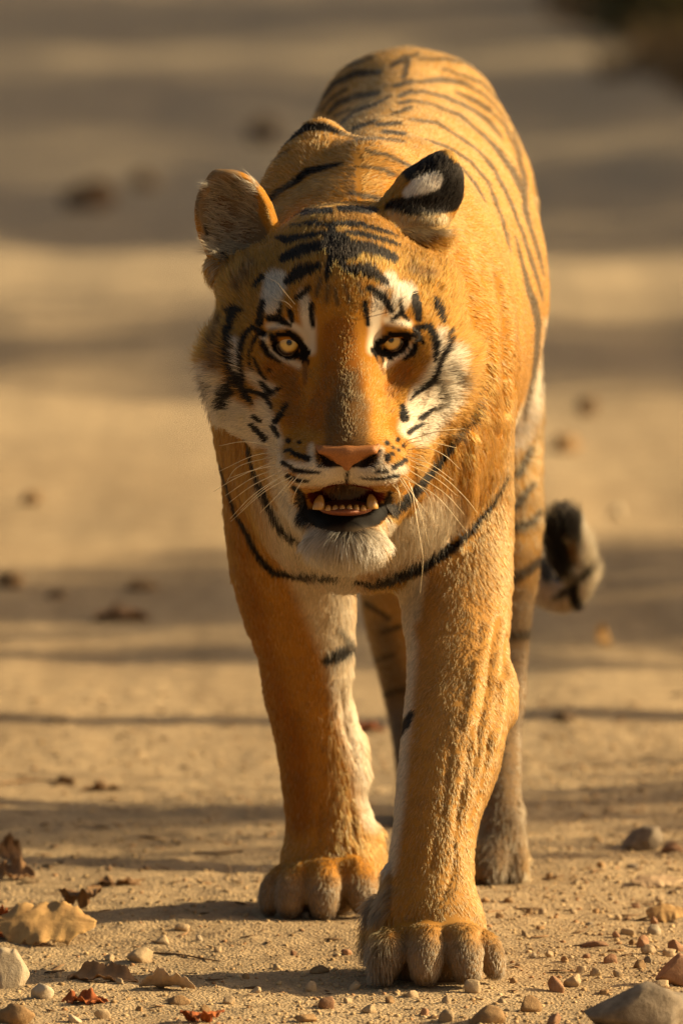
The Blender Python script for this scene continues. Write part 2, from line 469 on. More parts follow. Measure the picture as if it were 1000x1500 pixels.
def vert_normals(V, Q):
    d1 = V[Q[:, 2]] - V[Q[:, 0]]; d2 = V[Q[:, 3]] - V[Q[:, 1]]
    fn = np.cross(d1, d2)
    N = np.zeros_like(V)
    for c in range(4):
        for a in range(3):
            N[:, a] += np.bincount(Q[:, c], weights=fn[:, a], minlength=len(V))
    return N / (np.linalg.norm(N, axis=1, keepdims=True) + 1e-12)

F = build_field()
BV, BQ = surface_nets(F, gx, gy, gz)
del F
BV = smooth_mesh(BV, BQ, 3)
BN = vert_normals(BV, BQ)
print('tiger verts', len(BV), 'faces', len(BQ), time.time() - T0)
# ------------------------------------------------------------------ tiger: regions and coat pattern
GROUPS = ['torso', 'FL', 'FR', 'HR', 'HL', 'tail', 'head', 'earL', 'earR']

def regions(pts):
    best = np.full(len(pts), 9.0); lab = np.zeros(len(pts), dtype=np.int8)
    for gi, g in enumerate(GROUPS):
        d = np.full(len(pts), 9.0)
        for pr in PRIMS:
            if pr[3] == g and pr[4] == 'add':
                d = np.minimum(d, d_prim(pr, pts[:, 0], pts[:, 1], pts[:, 2]))
        if g in ('earL', 'earR'): d -= 0.002
        m = d < best; best[m] = d[m]; lab[m] = gi
    return lab

ORANGE = np.array([0.42, 0.185, 0.022]); TAN = np.array([0.49, 0.285, 0.092]); DEEP = np.array([0.31, 0.115, 0.015])
CREAM = np.array([0.64, 0.52, 0.365]); WHITE = np.array([0.70, 0.60, 0.455]); BLACK = np.array([0.008, 0.006, 0.005])
SOOT = np.array([0.07, 0.050, 0.030]); DUST = np.array([0.165, 0.085, 0.027]); GREYF = np.array([0.30, 0.20, 0.105]); BROWN = np.array([0.22, 0.10, 0.025])
STROKES = []

def K(reg, col, feather, *lines):
    for ln in lines:
        v = np.array([float(x) for x in ln.split()]).reshape(-1, 3)
        if reg == 'head' and col is BLACK: v[:, 2] *= 1.22
        if reg.startswith('torso@0.62'): v[:, 2] *= 0.85
        if len(v) == 1: v = np.vstack([v, v + [0.5, 0, 0]])
        STROKES.append((reg.split(), col, feather, v))

H_ = 'head'
# pale fields of the face
K(H_, WHITE, 10, '404 412 34 396 445 30', '444 432 14 452 470 20 453 512 18', '394 478 8 424 474 11 450 492 12', '386 494 8 396 514 9 416 527 9 436 536 10',
  '556 432 20 549 470 18 546 512 16', '592 430 34 578 456 22', '566 470 10 598 474 10', '606 497 8 600 514 9 582 524 9 562 536 10', '570 412 22')
K(H_, WHITE, 14, '346 500 10 346 548 16', '306 545 26 322 600 46 380 632 46', '366 548 12 394 572 20', '384 596 24 404 645 20', '646 486 12 640 530 16 606 586 16',
  '662 520 34 650 580 50 616 632 40', '612 575 22 596 628 24', '398 640 16 408 700 26 425 760 24')
K(H_, WHITE, 9, '456 652 7 458 690 14', '424 682 14 470 692 26 500 694 24', '440 704 18 500 704 12', '516 694 24 548 692 26 590 688 14', '520 706 12 576 700 16', '558 658 8 554 690 14')
K(H_, CREAM * 0.85, 10, '452 790 30 508 800 44 560 790 30', '440 760 16 436 790 16', '574 770 14 570 796 16', '462 812 26 508 826 34 552 812 26')
# deeper orange and dirt on the bridge of the nose
K(H_, DEEP, 16, '496 490 50 500 560 66 470 610 46', '396 540 26 424 552 30 430 610 34', '590 545 30 574 570 26')
K(H_, DUST, 18, '512 556 30 510 600 62 508 645 66')
K(H_, BROWN, 14, '604 392 14 632 402 18', '366 386 16 346 420 16', '318 470 14 312 540 12')
# crown
K(H_, BLACK, 2.6, '424 316 4 450 311 8 482 309 8', '498 306 8 540 308 10 558 306 6', '424 331 3 460 327 6 482 330 6 500 327 7 530 329 8 556 337 6 582 347 3',
  '404 348 5 420 353 9 444 347 8 474 342 5', '506 341 4 532 344 7 556 351 7 584 359 4', '482 348 16 497 362 34 516 370 22', '485 334 8 487 350 14', '414 381 10 440 368 15 476 360 12',
  '520 360 12 546 366 15 577 379 11', '420 414 9 440 399 17 466 392 9', '514 394 9 540 397 17 565 413 9', '486 378 9 481 398 9 477 412 4', '494 378 9 508 398 8 520 404 5')
K(H_, SOOT, 9, '480 420 5 478 440 6', '490 424 4 494 446 5', '505 420 4 512 442 5', '470 408 5 464 432 5', '524 416 5 530 432 5')
# brows
K(H_, BLACK, 3, '434 438 6 452 424 8', '424 455 6 428 468 8', '395 466 9 408 468 11 425 477 5', '412 446 4 408 464 7', '456 446 7 458 478 6', '540 424 8 560 434 10 573 457 6', '534 444 6 538 474 7',
  '573 470 4 588 460 8 598 469 4', '584 440 3 589 460 6', '608 432 8 610 448 13 612 469 7', '637 438 5 646 456 9 651 471 5')
K(H_, BLACK, 3, '384 444 8 380 474 10', '383 407 8 371 421 5', '343 454 11 334 486 9 332 516 8 338 544 9 348 556 10 360 580 11 369 592 3', '330 456 5 352 455 8',
  '385 489 9 370 480 6 358 492 8 353 516 8 352 540 7 358 562 6', '380 489 6 372 500 5 366 520 4 368 542 3', '384 503 8 392 519 8 410 531 3', '374 527 4 380 544 5 391 557 3', '394 542 6',
  '383 561 5 396 576 9 411 567 3', '364 573 6 388 580 7 399 599 4', '338 557 8 334 574 15 325 591 14', '369 623 6 388 642 8', '372 610 6 380 616 6', '399 626 7 408 639 6', '419 594 6 403 617 8')
K(H_, SOOT, 8, '318 522 8 322 534 8', '300 552 8 304 580 10', '308 500 6 306 520 6')
# muzzle
K(H_, BLACK, 2.5, '422 646 7', '438 648 5', '419 660 6 426 660 5', '428 663 6 452 672 8', '414 677 5 432 688 7 467 692 4', '420 697 6 436 704 6 452 705 3', '582 644 5', '566 648 7', '583 658 5', '590 652 5', '574 664 5',
  '568 668 8 566 674 6', '576 684 7 593 674 7', '549 690 4 566 690 5', '530 700 2 560 702 4 582 697 5', '556 660 4', '575 655 4')
# far cheek
K(H_, BLACK, 3, '607 480 5 628 479 9 638 500 9 637 529 5', '609 483 8 620 503 5', '611 499 7 604 516 9 591 527 3', '660 485 6 656 508 9 644 536 7 634 558 10 616 570 8 601 585 3', '588 595 8 592 612 12', '616 612 8 636 598 5', '600 634 8 618 621 5')
K(H_, SOOT, 8, '644 562 10 652 582 14', '664 540 6 672 560 8', '640 600 8 654 592 8', '676 552 5 682 570 6')
# eye rims
K(H_, BLACK, 2.0, '398 492 7 404 509 12 420 520 11 440 520 11 448 530 11 447 540 5', '398 494 7 410 490 8 424 488 8 438 500 9 449 517 11', '550 512 12 558 528 10', '555 514 12 572 520 12 588 511 12 596 496 10 606 491 6', '554 502 9 570 490 8 588 489 8 604 492 7')
K(H_, BROWN, 5, '447 536 9 446 562 6', '556 526 7 562 548 5')
EYES_PX = ((423.5, 502.0), (572.5, 498.0))
# mouth: dark lips and corners
K(H_, BLACK, 3, '441 726 10 446 752 13 450 768 8', '446 757 22 470 760 26 508 761 28 545 757 26 568 746 18', '570 724 9 567 746 11', '500 740 36 516 740 36', '474 738 26 540 738 26', '430 714 6 440 722 8', '508 690 4 508 706 4')
K(H_, SOOT, 12, '470 776 6 508 782 20 548 776 6')
# neck and breast
T_ = 'torso FL FR head@0.12'
K('torso', CREAM, 40, '400 720 46 430 800 60 500 850 60', '560 800 90 640 770 80', '520 760 90')
K('FL', CREAM, 26, '420 800 36 470 880 60 495 960 44 514 1060 34 534 1130 30 546 1200 26', '505 880 30 512 1000 20')
K('FL torso', DEEP, 30, '330 640 40 350 820 44 380 960 46 425 1100 50 430 1200 50')
K('FR', CREAM, 16, '585 860 20 600 950 24 590 1040 26 584 1100 26 578 1180 26 566 1270 26', '600 850 50 600 900 30')
K('torso@0.65 HR', CREAM, 20, '800 470 4 800 540 16 780 600 26 755 640 40', '745 560 12 752 640 30')
K('FL FR', GREYF, 34, '395 1320 66 470 1325 74 540 1315 56', '555 1415 80 620 1420 90 725 1415 70')
K('FL FR', np.array([0.17, 0.115, 0.065]), 22, '385 1345 26 470 1350 26 550 1342 20', '545 1442 26 620 1448 34 735 1440 26')
K('HR HL', np.array([0.21, 0.14, 0.075]), 30, '770 880 40 745 1000 60 740 1200 70 735 1290 70', '560 920 30 600 1100 60')  # lower hind legs darkened, the shade over them painted into the coat
K('tail', CREAM, 10, '760 830 60 812 872 70 860 850 40')
K(T_, BLACK, 4, '358 646 5 366 674 6 372 700 8 384 724 9 400 760 10 416 782 10 448 805 8', '320 682 4 332 712 5 342 750 6 360 780 8 378 818 10 400 840 11 450 846 10 494 850 6',
  '712 560 3 695 606 7 674 636 9 644 678 10 614 714 14 585 743 14 566 760 6', '746 696 3 722 738 6 686 783 11 656 807 15 620 831 18 578 849 16 545 858 9 519 855 6')
K('FL', BLACK, 8, '476 968 12 496 960 20 515 950 18')
K('FL', SOOT, 10, '497 924 6 512 942 12')
K('FR', BLACK, 4, '586 1074 9 594 1060 14 602 1045 10')
# shoulders, back and flank
B_ = 'torso'
B2 = 'torso@0.62'
K(B_, BLACK, 4, '362 272 5 388 235 7 415 208 10 445 188 14 475 186 14 500 196 9', '386 300 7 405 282 9 428 268 10 450 252 12 475 245 9 502 239 5')
K(B_, np.array([0.10, 0.07, 0.04]), 5, '500 196 8 520 204 5 555 202 5 592 208 4', '380 265 3 398 235 3 425 220 3', '536 222 5 566 228 7 592 240 6 610 249 6', '528 245 4 560 248 6 578 257 7 600 265 7', '512 282 6 556 292 8', '430 262 4 400 290 5')
K(B_, SOOT, 4, '452 168 6 460 138 6 480 115 6 505 98 6 548 85 4', '462 164 5 472 142 7 492 122 9 520 109 11 556 106 8', '470 164 5 482 148 6 508 131 5', '480 168 6 495 152 8 520 141 10 554 135 8', '490 170 5 512 160 5',
  '500 180 6 520 162 7 550 152 6 572 140 4', '518 189 7 550 176 6', '552 182 7 587 180 6', '560 192 6 592 195 6', '574 97 8 593 84 10', '597 88 10 592 112 10', '578 125 7 602 119 8', '584 141 7 602 133 8', '574 166 5 602 158 6', '600 148 6 584 152 5')
STRIPE = np.array([0.115, 0.080, 0.046])  # paler stripes for the sunlit side, sunlight put into their colour
K(B2, STRIPE, 4, '590 85 8 612 79 6', '612 86 4 652 86 6 685 94 6 705 108 5 730 136 4', '648 102 5 678 110 6 705 122 6 732 150 4', '590 120 4 622 119 7 648 116 12 678 121 9 702 135 6 725 155 5 742 178 4',
  '590 137 5 620 134 6 652 142 7 695 162 8 715 177 10 736 204 4', '668 135 6 692 146 9 716 160 10', '715 160 5 740 185 6 755 220 6 765 260 7 771 306 6', '604 147 4 635 152 5 675 170 6 710 200 7 730 222 9 750 250 11 765 280 9 772 312 6',
  '600 174 5 640 179 6 672 200 6 700 220 6 725 250 6 740 280 6 750 302 6 764 341 6 776 379 7 788 413 7 794 440 3', '590 205 5 625 205 6 655 215 6 690 237 6 715 267 6 728 300 6 738 326 6 745 358 5 751 403 3',
  '675 245 6 697 270 7 711 300 7 721 331 8 728 367 8 733 401 7 735 418 3', '677 280 5 692 304 5 699 338 6 719 381 3', '750 192 4 760 220 5 772 275 4', '762 178 3 778 220 4 784 288 3')
K(B2 + ' HR', STRIPE, 4, '754 346 3 764 382 6 771 415 9 781 444 13 787 473 12 786 511 10 781 552 9 774 583 9 767 616 5', '766 300 7 776 331 9 786 362 8 796 403 4', '799 480 3 799 528 6 790 580 4', '714 420 3 722 450 4')
K('HR', SOOT, 8, '778 658 10 760 694 14', '781 710 10 756 742 14', '791 750 8 781 765 12 752 774 12', '792 822 14 770 838 16 750 849 16', '750 933 16 778 929 14')
K('HL', SOOT, 6, '536 884 8 568 906 7', '560 926 8 585 917 8', '545 968 7 575 960 7', '550 1020 8 590 1010 8')
K('tail', BLACK, 6, '822 735 60 822 790 60 820 830 46', '808 880 4 836 862 16 846 892 14', '838 862 10 866 834 12', '790 820 16 800 850 10')
K('tail', BROWN, 10, '836 800 10 846 830 10')
K('tail', CREAM, 5, '856 790 8 860 816 8')
# ears
K('earL', np.array([0.20, 0.135, 0.07]), 10, '330 300 90 350 350 90')
K('earL', np.array([0.13, 0.065, 0.025]), 24, '316 300 30 330 320 30', '356 340 22')
K('earL', np.array([0.27, 0.17, 0.08]), 8, '300 285 14 318 252 16 345 256 14')
K('earL', ORANGE, 6, '356 264 8 380 296 16 400 340 16')
K('earL', BLACK, 4, '305 352 6 311 366 10', '330 372 14 350 374 12', '304 345 5 300 330 3')
K('earR', BLACK, 5, '575 305 24 620 300 40 655 290 44 665 260 40 630 235 40 600 250 30')
K('earR', np.array([0.68, 0.60, 0.50]), 5, '596 284 14 612 274 26 634 266 26')
K('earR', np.array([0.42, 0.28, 0.12]), 8, '580 330 26 620 335 36 650 330 30', '570 312 10 590 322 14')
K('earR', BROWN, 4, '628 348 8 640 346 8')
K('earR torso', np.array([0.55, 0.20, 0.015]), 8, '568 276 14 584 264 14')

def coat(pts, reg, jitter=0.0):
    px, py = to_px(pts)
    if jitter:
        px = px + rng.normal(0, jitter, len(px)); py = py + rng.normal(0, jitter, len(py))
    n1 = vnoise(pts, 60, 3); n2 = vnoise(pts, 18, 5)
    px = px + n1 * 1.3; py = py + vnoise(pts, 60, 9) * 1.3
    col = np.empty((len(pts), 3))
    col[:] = ORANGE
    tm = reg == 0
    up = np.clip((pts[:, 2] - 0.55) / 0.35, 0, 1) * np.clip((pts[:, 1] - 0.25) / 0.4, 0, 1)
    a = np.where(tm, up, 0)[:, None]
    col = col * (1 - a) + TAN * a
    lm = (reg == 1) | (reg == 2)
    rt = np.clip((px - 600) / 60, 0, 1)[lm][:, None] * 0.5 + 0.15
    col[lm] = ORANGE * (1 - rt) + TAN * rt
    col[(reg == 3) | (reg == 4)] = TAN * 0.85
    col[reg == 5] = CREAM * 0.75
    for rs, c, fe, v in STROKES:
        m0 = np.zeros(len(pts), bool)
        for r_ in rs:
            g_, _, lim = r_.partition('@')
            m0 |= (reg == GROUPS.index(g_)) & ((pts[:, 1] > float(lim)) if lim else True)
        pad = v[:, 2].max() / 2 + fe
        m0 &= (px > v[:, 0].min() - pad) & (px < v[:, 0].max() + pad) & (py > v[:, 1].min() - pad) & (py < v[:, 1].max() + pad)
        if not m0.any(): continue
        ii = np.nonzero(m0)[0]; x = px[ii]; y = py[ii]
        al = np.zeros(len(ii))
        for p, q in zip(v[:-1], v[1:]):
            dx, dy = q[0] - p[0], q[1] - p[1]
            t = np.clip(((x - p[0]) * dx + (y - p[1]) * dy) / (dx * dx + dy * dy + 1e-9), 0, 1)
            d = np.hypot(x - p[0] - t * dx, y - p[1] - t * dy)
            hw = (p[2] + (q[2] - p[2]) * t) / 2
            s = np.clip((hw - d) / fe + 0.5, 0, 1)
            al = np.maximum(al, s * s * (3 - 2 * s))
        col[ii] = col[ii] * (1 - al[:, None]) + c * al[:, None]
    col *= (1 + 0.10 * n2 + 0.08 * n1)[:, None]
    return np.clip(col, 0.003, 0.9), px, py

def bald(pts, reg, px, py):
    b = np.zeros(len(pts), dtype=bool)
    h = reg == GROUPS.index('head')
    for ex, ey in EYES_PX:
        b |= h & (((px - ex) / 23) ** 2 + ((py - ey) / 17) ** 2 < 1)
    b |= h & (((px - 506) / 62) ** 2 + ((py - 747) / 30) ** 2 < 1)
    b |= h & (((px - 507) / 62) ** 2 + ((py - 724) / 27) ** 2 < 1) & (pts[:, 1] > 0.036)
    b |= h & (((px - 507) / 40) ** 2 + ((py - 722) / 15) ** 2 < 1)
    b |= h & (py > 655) & (py < 690) & (np.abs(px - 508) < 42 - (py - 655) * 0.9) & (pts[:, 1] < 0.075)
    return b

BREG = regions(BV)
BCOL, bpx, bpy_ = coat(BV, BREG)
_hb = BREG == GROUPS.index('head')
_in = _hb & (((bpx - 506) / 56) ** 2 + ((bpy_ - 726) / 26) ** 2 < 1) & (BV[:, 1] > 0.018)
_in |= _hb & (((bpx - 507) / 44) ** 2 + ((bpy_ - 722) / 15) ** 2 < 1)
BCOL[_in] = (0.12, 0.018, 0.008)
BCOL[_hb & (py_in := ((np.abs(bpx - 508) < 44) & (bpy_ > 656) & (bpy_ < 684) & (BV[:, 1] < 0.055)))] = (0.03, 0.018, 0.012)
BWET = (_hb & (((bpx - 506) / 74) ** 2 + ((bpy_ - 748) / 30) ** 2 < 1)).astype(np.float32)
# loose folds of skin on the reaching leg and slow unevenness of the muscles
_leg = np.isin(BREG, [1, 2]).astype(float) * np.clip((BV[:, 2] - 0.12) / 0.08, 0, 1) * np.clip((0.50 - BV[:, 2]) / 0.12, 0, 1)
_q = BV * np.array([46, 20, 7.0]); _q[:, 0] += BV[:, 2] * 9
_f = 1 - np.abs(vnoise(_q, 1.0, 31))
_amp = np.where(BREG == 2, 0.0035, 0.0012) * np.clip((bpx - 600) / 60, 0.15, 1)
BV = BV + BN * (_leg * _amp * (_f - 0.7))[:, None]
BV = BV + BN * (np.where(np.isin(BREG, [0, 1, 2, 3]), 0.0022, 0.0) * fbm(BV, 9, 2, 5))[:, None]
def fold(reg, amount, feather, *lines):
    global BV
    m0 = np.isin(BREG, [GROUPS.index(r) for r in reg.split()]) & (BN[:, 1] < 0.35)
    for ln in lines:
        v = np.array([float(x) for x in ln.split()]).reshape(-1, 3)
        al = np.zeros(len(BV))
        for a, b in zip(v[:-1], v[1:]):
            dx, dy = b[0] - a[0], b[1] - a[1]
            t = np.clip(((bpx - a[0]) * dx + (bpy_ - a[1]) * dy) / (dx * dx + dy * dy + 1e-9), 0, 1)
            d = np.hypot(bpx - a[0] - t * dx, bpy_ - a[1] - t * dy); hw = (a[2] + (b[2] - a[2]) * t) / 2
            q = np.clip((hw - d) / feather + 0.5, 0, 1); al = np.maximum(al, q * q * (3 - 2 * q))
        BV = BV + BN * (al * m0 * amount)[:, None]
fold('torso FR', -0.007, 18, '670 372 12 694 450 16 706 540 14 704 600 6')
fold('torso FR', -0.007, 10, '724 404 6 738 460 9 738 530 9 742 600 6')
fold('torso FR', 0.006, 14, '708 400 8 720 460 12 722 540 12 728 620 8', '690 640 10 684 720 14 672 800 10')
fold('FR', -0.0036, 10, '728 900 5 718 955 8 712 1010 7 702 1065 8 692 1135 6', '742 930 5 737 985 7', '703 915 4 698 962 6', '690 1060 4 684 1120 7 672 1190 7 664 1235 4', '716 1075 4 707 1140 7 690 1205 4', '660 1090 3 654 1150 6 648 1190 3', '668 1240 4 660 1285 6 648 1312 3', '640 1220 3 632 1270 5')
fold('FR', 0.004, 12, '735 1000 10 738 1040 12 722 1090 8', '700 950 8 694 1010 10 684 1060 8')
fold('FL', -0.004, 9, '498 1000 4 504 1060 6 520 1110 4', '470 1180 4 466 1230 6', '515 1180 4 520 1230 6')
fold('FL FR', 0.004, 12, '440 1270 14 520 1262 16', '590 1362 14 690 1362 16')
BN = vert_normals(BV, BQ)
print('coat', time.time() - T0)

# ------------------------------------------------------------------ tiger: materials
def fur_material():
    m = bpy.data.materials.new('tiger_fur'); m.use_nodes = True
    t = m.node_tree; t.nodes.clear()
    out = t.nodes.new('ShaderNodeOutputMaterial')
    ac = t.nodes.new('ShaderNodeAttribute'); ac.attribute_name = 'hcol'
    an = t.nodes.new('ShaderNodeAttribute'); an.attribute_name = 'nrm'
    df = t.nodes.new('ShaderNodeBsdfDiffuse')
    hr = t.nodes.new('ShaderNodeBsdfHairPrincipled'); hr.model = 'CHIANG'; hr.parametrization = 'COLOR'
    hr.inputs['Roughness'].default_value = 0.45
    hr.inputs['Radial Roughness'].default_value = 0.6
    mx = t.nodes.new('ShaderNodeMixShader'); mx.inputs[0].default_value = 0.46
    t.links.new(ac.outputs['Color'], df.inputs['Color']); t.links.new(ac.outputs['Color'], hr.inputs['Color'])
    t.links.new(an.outputs['Vector'], df.inputs['Normal'])
    t.links.new(df.outputs[0], mx.inputs[1]); t.links.new(hr.outputs[0], mx.inputs[2])
    t.links.new(mx.outputs[0], out.inputs[0])
    return m

def skin_material():
    m, t, b = mat_new('tiger_skin')
    a = t.nodes.new('ShaderNodeAttribute'); a.attribute_name = 'col'
    wv = t.nodes.new('ShaderNodeAttribute'); wv.attribute_name = 'wet'
    mr = t.nodes.new('ShaderNodeMapRange'); mr.inputs[3].default_value = 0.85; mr.inputs[4].default_value = 0.6
    t.links.new(wv.outputs['Fac'], mr.inputs[0]); t.links.new(mr.outputs[0], b.inputs['Roughness'])
    dk = t.nodes.new('ShaderNodeMixRGB'); dk.blend_type = 'MULTIPLY'; dk.inputs[0].default_value = 1; dk.inputs[2].default_value = (0.78, 0.74, 0.70, 1)  # skin darkened evenly, the shade between hairs put into its colour
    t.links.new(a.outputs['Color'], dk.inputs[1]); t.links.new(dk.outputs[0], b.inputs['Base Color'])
    b.inputs['Specular IOR Level'].default_value = 0.06
    return m

tiger = bpy.data.objects.new('tiger', None); COL.objects.link(tiger)
tiger.location = (0.05, 0.6, 0)
tiger.empty_display_size = 0.2
bpy.context.view_layer.update()
TI = tiger.matrix_world.inverted()
def part(o):
    o.parent = tiger; o.matrix_parent_inverse = TI
    return o
tag(tiger, 'striped orange tiger walking forward on a sandy track with its mouth open', 'tiger')
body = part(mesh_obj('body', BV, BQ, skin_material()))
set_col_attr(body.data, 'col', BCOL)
_w = body.data.attributes.new('wet', 'FLOAT', 'POINT'); _w.data.foreach_set('value', BWET)
BVH = BVHTree.FromPolygons(BV.tolist(), BQ.tolist())
def hit(px, py):
    r = BVH.ray_cast(Vector(CAM), ray_dir(px, py))
    return r[0], r[1]

# ------------------------------------------------------------------ tiger: fur
DENS = {'torso': 1.0, 'FL': 1.6, 'FR': 1.9, 'HR': 1.0, 'HL': 0.8, 'tail': 2.0, 'head': 6.0, 'earL': 4.0, 'earR': 4.0}
NHAIR = 420000
def grow_fur():
    tri = np.concatenate([BQ[:, [0, 1, 2]], BQ[:, [0, 2, 3]]])
    a, b, c = BV[tri[:, 0]], BV[tri[:, 1]], BV[tri[:, 2]]
    fn = np.cross(b - a, c - a); area = np.linalg.norm(fn, axis=1) / 2
    ctr = (a + b + c) / 3; fn = fn / (2 * area[:, None] + 1e-12)
    vw = CAM - ctr; vw /= np.linalg.norm(vw, axis=1, keepdims=True)
    face = (fn * vw).sum(1)
    reg = BREG[tri[:, 0]]
    dens = np.array([DENS[g] for g in GROUPS])[reg] * np.where(face > -0.25, 1.0, 0.15)
    dens *= np.where((reg == 0) & (ctr[:, 1] > 0.9), 0.75, 1.0)
    wt = area * dens; wt /= wt.sum()
    pick = rng.choice(len(tri), NHAIR, p=wt)
    u, v = rng.random(NHAIR), rng.random(NHAIR); s = u + v > 1; u[s] = 1 - u[s]; v[s] = 1 - v[s]
    t = tri[pick]
    p = BV[t[:, 0]] * (1 - u - v)[:, None] + BV[t[:, 1]] * u[:, None] + BV[t[:, 2]] * v[:, None]
    n = BN[t[:, 0]] * (1 - u - v)[:, None] + BN[t[:, 1]] * u[:, None] + BN[t[:, 2]] * v[:, None]
    n /= np.linalg.norm(n, axis=1, keepdims=True)
    rg = BREG[t[:, 0]]
    col, px, py = coat(p, rg, 0.8)
    keep = ~bald(p, rg, px, py) & (p[:, 2] > 0.004)
    p, n, rg, col, px, py = p[keep], n[keep], rg[keep], col[keep], px[keep], py[keep]
    N = len(p)
    G = {g: rg == i for i, g in enumerate(GROUPS)}
    flow = np.zeros((N, 3)); L = np.full(N, 0.011); lift = np.full(N, 0.22)
    ss = lambda x, a, b: (lambda q: q * q * (3 - 2 * q))(np.clip((x - a) / (b - a), 0, 1))
    # torso
    m = G['torso']
    flow[m] = (0, 1.0, -0.45)
    front = m & (p[:, 1] < 0.42)
    low = ss(p[:, 2], 0.75, 0.5)
    flow[front] = np.stack([np.sign(p[front, 0] - 0.02) * 0.25, 0.35 + 0 * low[front], -0.25 - 0.9 * low[front]], 1)
    L[m] = 0.0085 + 0.009 * low[m] * ss(p[m, 1], 0.7, 0.4) + 0.003 * (p[m, 1] < 0.45)
    bel = m & (p[:, 2] < 0.55) & (p[:, 1] > 0.6); L[bel] = 0.024
    # legs
    for g in ('FL', 'FR', 'HR', 'HL'):
        m = G[g]
        flow[m] = (0, 0.25, -1.0)
        toe = m & (p[:, 2] < 0.075)
        flow[toe] = (0, -0.5, -0.8)
        L[m] = 0.0085; L[toe] = 0.0085
        up = m & (p[:, 2] > 0.42); L[up] = 0.012
    inner = G['FL'] & (px > 480) & (py < 1250); L[inner] = 0.016
    bk = G['FR'] & (px < 575) & (py > 1260); L[bk] = 0.022; lift[bk] = 0.4
    hind = G['HR'] & (p[:, 2] < 0.1); L[hind] = 0.017
    # tail
    m = G['tail']
    tp = np.array([P(a, b, c) for a, b, c in ((600, 145, 1.6), (640, 300, 1.8), (700, 560, 1.9), (745, 760, 1.85), (785, 850, 1.75), (812, 872, 1.72), (836, 872, 1.70), (845, 848, 1.69), (836, 812, 1.68), (825, 775, 1.67), (822, 740, 1.66))])
    k = np.argmin(((p[m][:, None, :] - tp[None]) ** 2).sum(2), 1)
    tg = np.vstack([tp[1:] - tp[:-1], tp[-1:] - tp[-2:-1]]); flow[m] = tg[k]
    L[m] = np.where(k >= 7, 0.030, 0.016); lift[m] = np.where(k >= 7, 0.55, 0.35)
    # head
    m = G['head']
    nose = P(507, 655, 0.004)
    v_ = p[m] - nose; v_ /= np.linalg.norm(v_, axis=1, keepdims=True) + 1e-9
    hx, hy = px[m], py[m]
    ax = np.abs(hx - 499)
    ck = ss(ax, 132, 190) * ss(hy, 430, 540) * ss(hy, 720, 640)
    v_[:, 0] += np.sign(hx - 499) * 0.35 * ck
    v_[:, 2] -= 0.75 * ck * ss(hy, 480, 600)
    ch = ss(hy, 765, 790)
    v_[:, 2] -= 1.2 * ch
    jaw = ss(hy, 690, 740) * (1 - ch); v_[:, 2] -= 0.8 * jaw
    flow[m] = v_
    l = np.full(len(hx), 0.010)
    tm_ = ss(ax, 115, 160) * ss(hy, 340, 390) * ss(hy, 490, 430)
    l += 0.014 * tm_ + 0.002 * ss(hy, 440, 380) + 0.036 * ck + 0.015 * ch + 0.006 * jaw
    br = ss(ax, 80, 50) * ss(hy, 400, 480) * (hy < 668); l = l * (1 - br) + 0.0052 * br
    mz = (np.abs(hx - 507) < 100) & (hy > 610) & (hy < 722); l[mz] = 0.0055
    for ex, ey in EYES_PX:
        de = np.hypot(hx - ex, (hy - ey) * 1.2); l *= 0.35 + 0.65 * ss(de, 20, 70)
    L[m] = l
    lf = np.full(len(hx), 0.24); lf += 0.2 * tm_ + 0.28 * ck + 0.30 * ch; lift[m] = lf
    # ears
    m = G['earL']
    inside = m & (n[:, 1] < -0.1)
    flow[m] = (-0.3, 0.1, 1.0)
    flow[inside] = (-0.9, -0.3, 0.25)
    L[m] = 0.0045
    ins2 = inside & (px > 312) & (px < 382) & (py > 272) & (rng.random(N) < 0.6); L[ins2] = 0.024; lift[ins2] = 0.14; col[ins2] = np.array([0.42, 0.31, 0.18])[None] * rng.uniform(0.5, 1.3, (ins2.sum(), 1))
    base = m & (py > 376); L[base] = 0.020; flow[base] = (-0.5, -0.1, -0.6); lift[base] = 0.6
    m = G['earR']
    flow[m] = (0.4, 0.1, 0.9); L[m] = 0.009
    base = m & (py > 335); L[base] = 0.020; flow[base] = (0.9, -0.2, -0.2); lift[base] = 0.5
    L *= rng.uniform(0.7, 1.25, N)
    # direction: along the flow, tufted by noise, raised from the skin
    nz = np.stack([vnoise(p, 70, 41), vnoise(p, 70, 42), vnoise(p, 70, 43)], 1)
    n2 = np.stack([vnoise(p, 220, 51), vnoise(p, 220, 52), vnoise(p, 220, 53)], 1)
    fl = flow / (np.linalg.norm(flow, axis=1, keepdims=True) + 1e-9)
    hd = (G['head'] | G['earL'] | G['earR'] | G['tail'])[:, None]
    fl = fl + np.where(hd, 0.26, 0.16) * nz + np.where(hd, 0.28, 0.18) * n2 + rng.normal(0, 0.12, (N, 3))
    fl -= n * (fl * n).sum(1)[:, None]
    fl /= np.linalg.norm(fl, axis=1, keepdims=True) + 1e-9
    lf = lift * rng.uniform(0.6, 1.4, N) * (1 + 0.5 * vnoise(p, 90, 61))
    d1 = fl + n * (lf * 1.7)[:, None]; d1 /= np.linalg.norm(d1, axis=1, keepdims=True)
    d2 = fl + n * (lf * 0.9)[:, None]; d2 /= np.linalg.norm(d2, axis=1, keepdims=True)
    d3 = fl + n * (lf * 0.35)[:, None] + np.array([0, 0, -0.12]) ; d3 /= np.linalg.norm(d3, axis=1, keepdims=True)
    L_ = (L / 3)[:, None]
    q0 = p - n * 0.001; q1 = q0 + d1 * L_; q2 = q1 + d2 * L_; q3 = q2 + d3 * L_
    pos = np.stack([q0, q1, q2, q3], 1).astype(np.float32)
    low = pos[:, :, 2] < 0.001; pos[:, :, 2][low] = 0.001
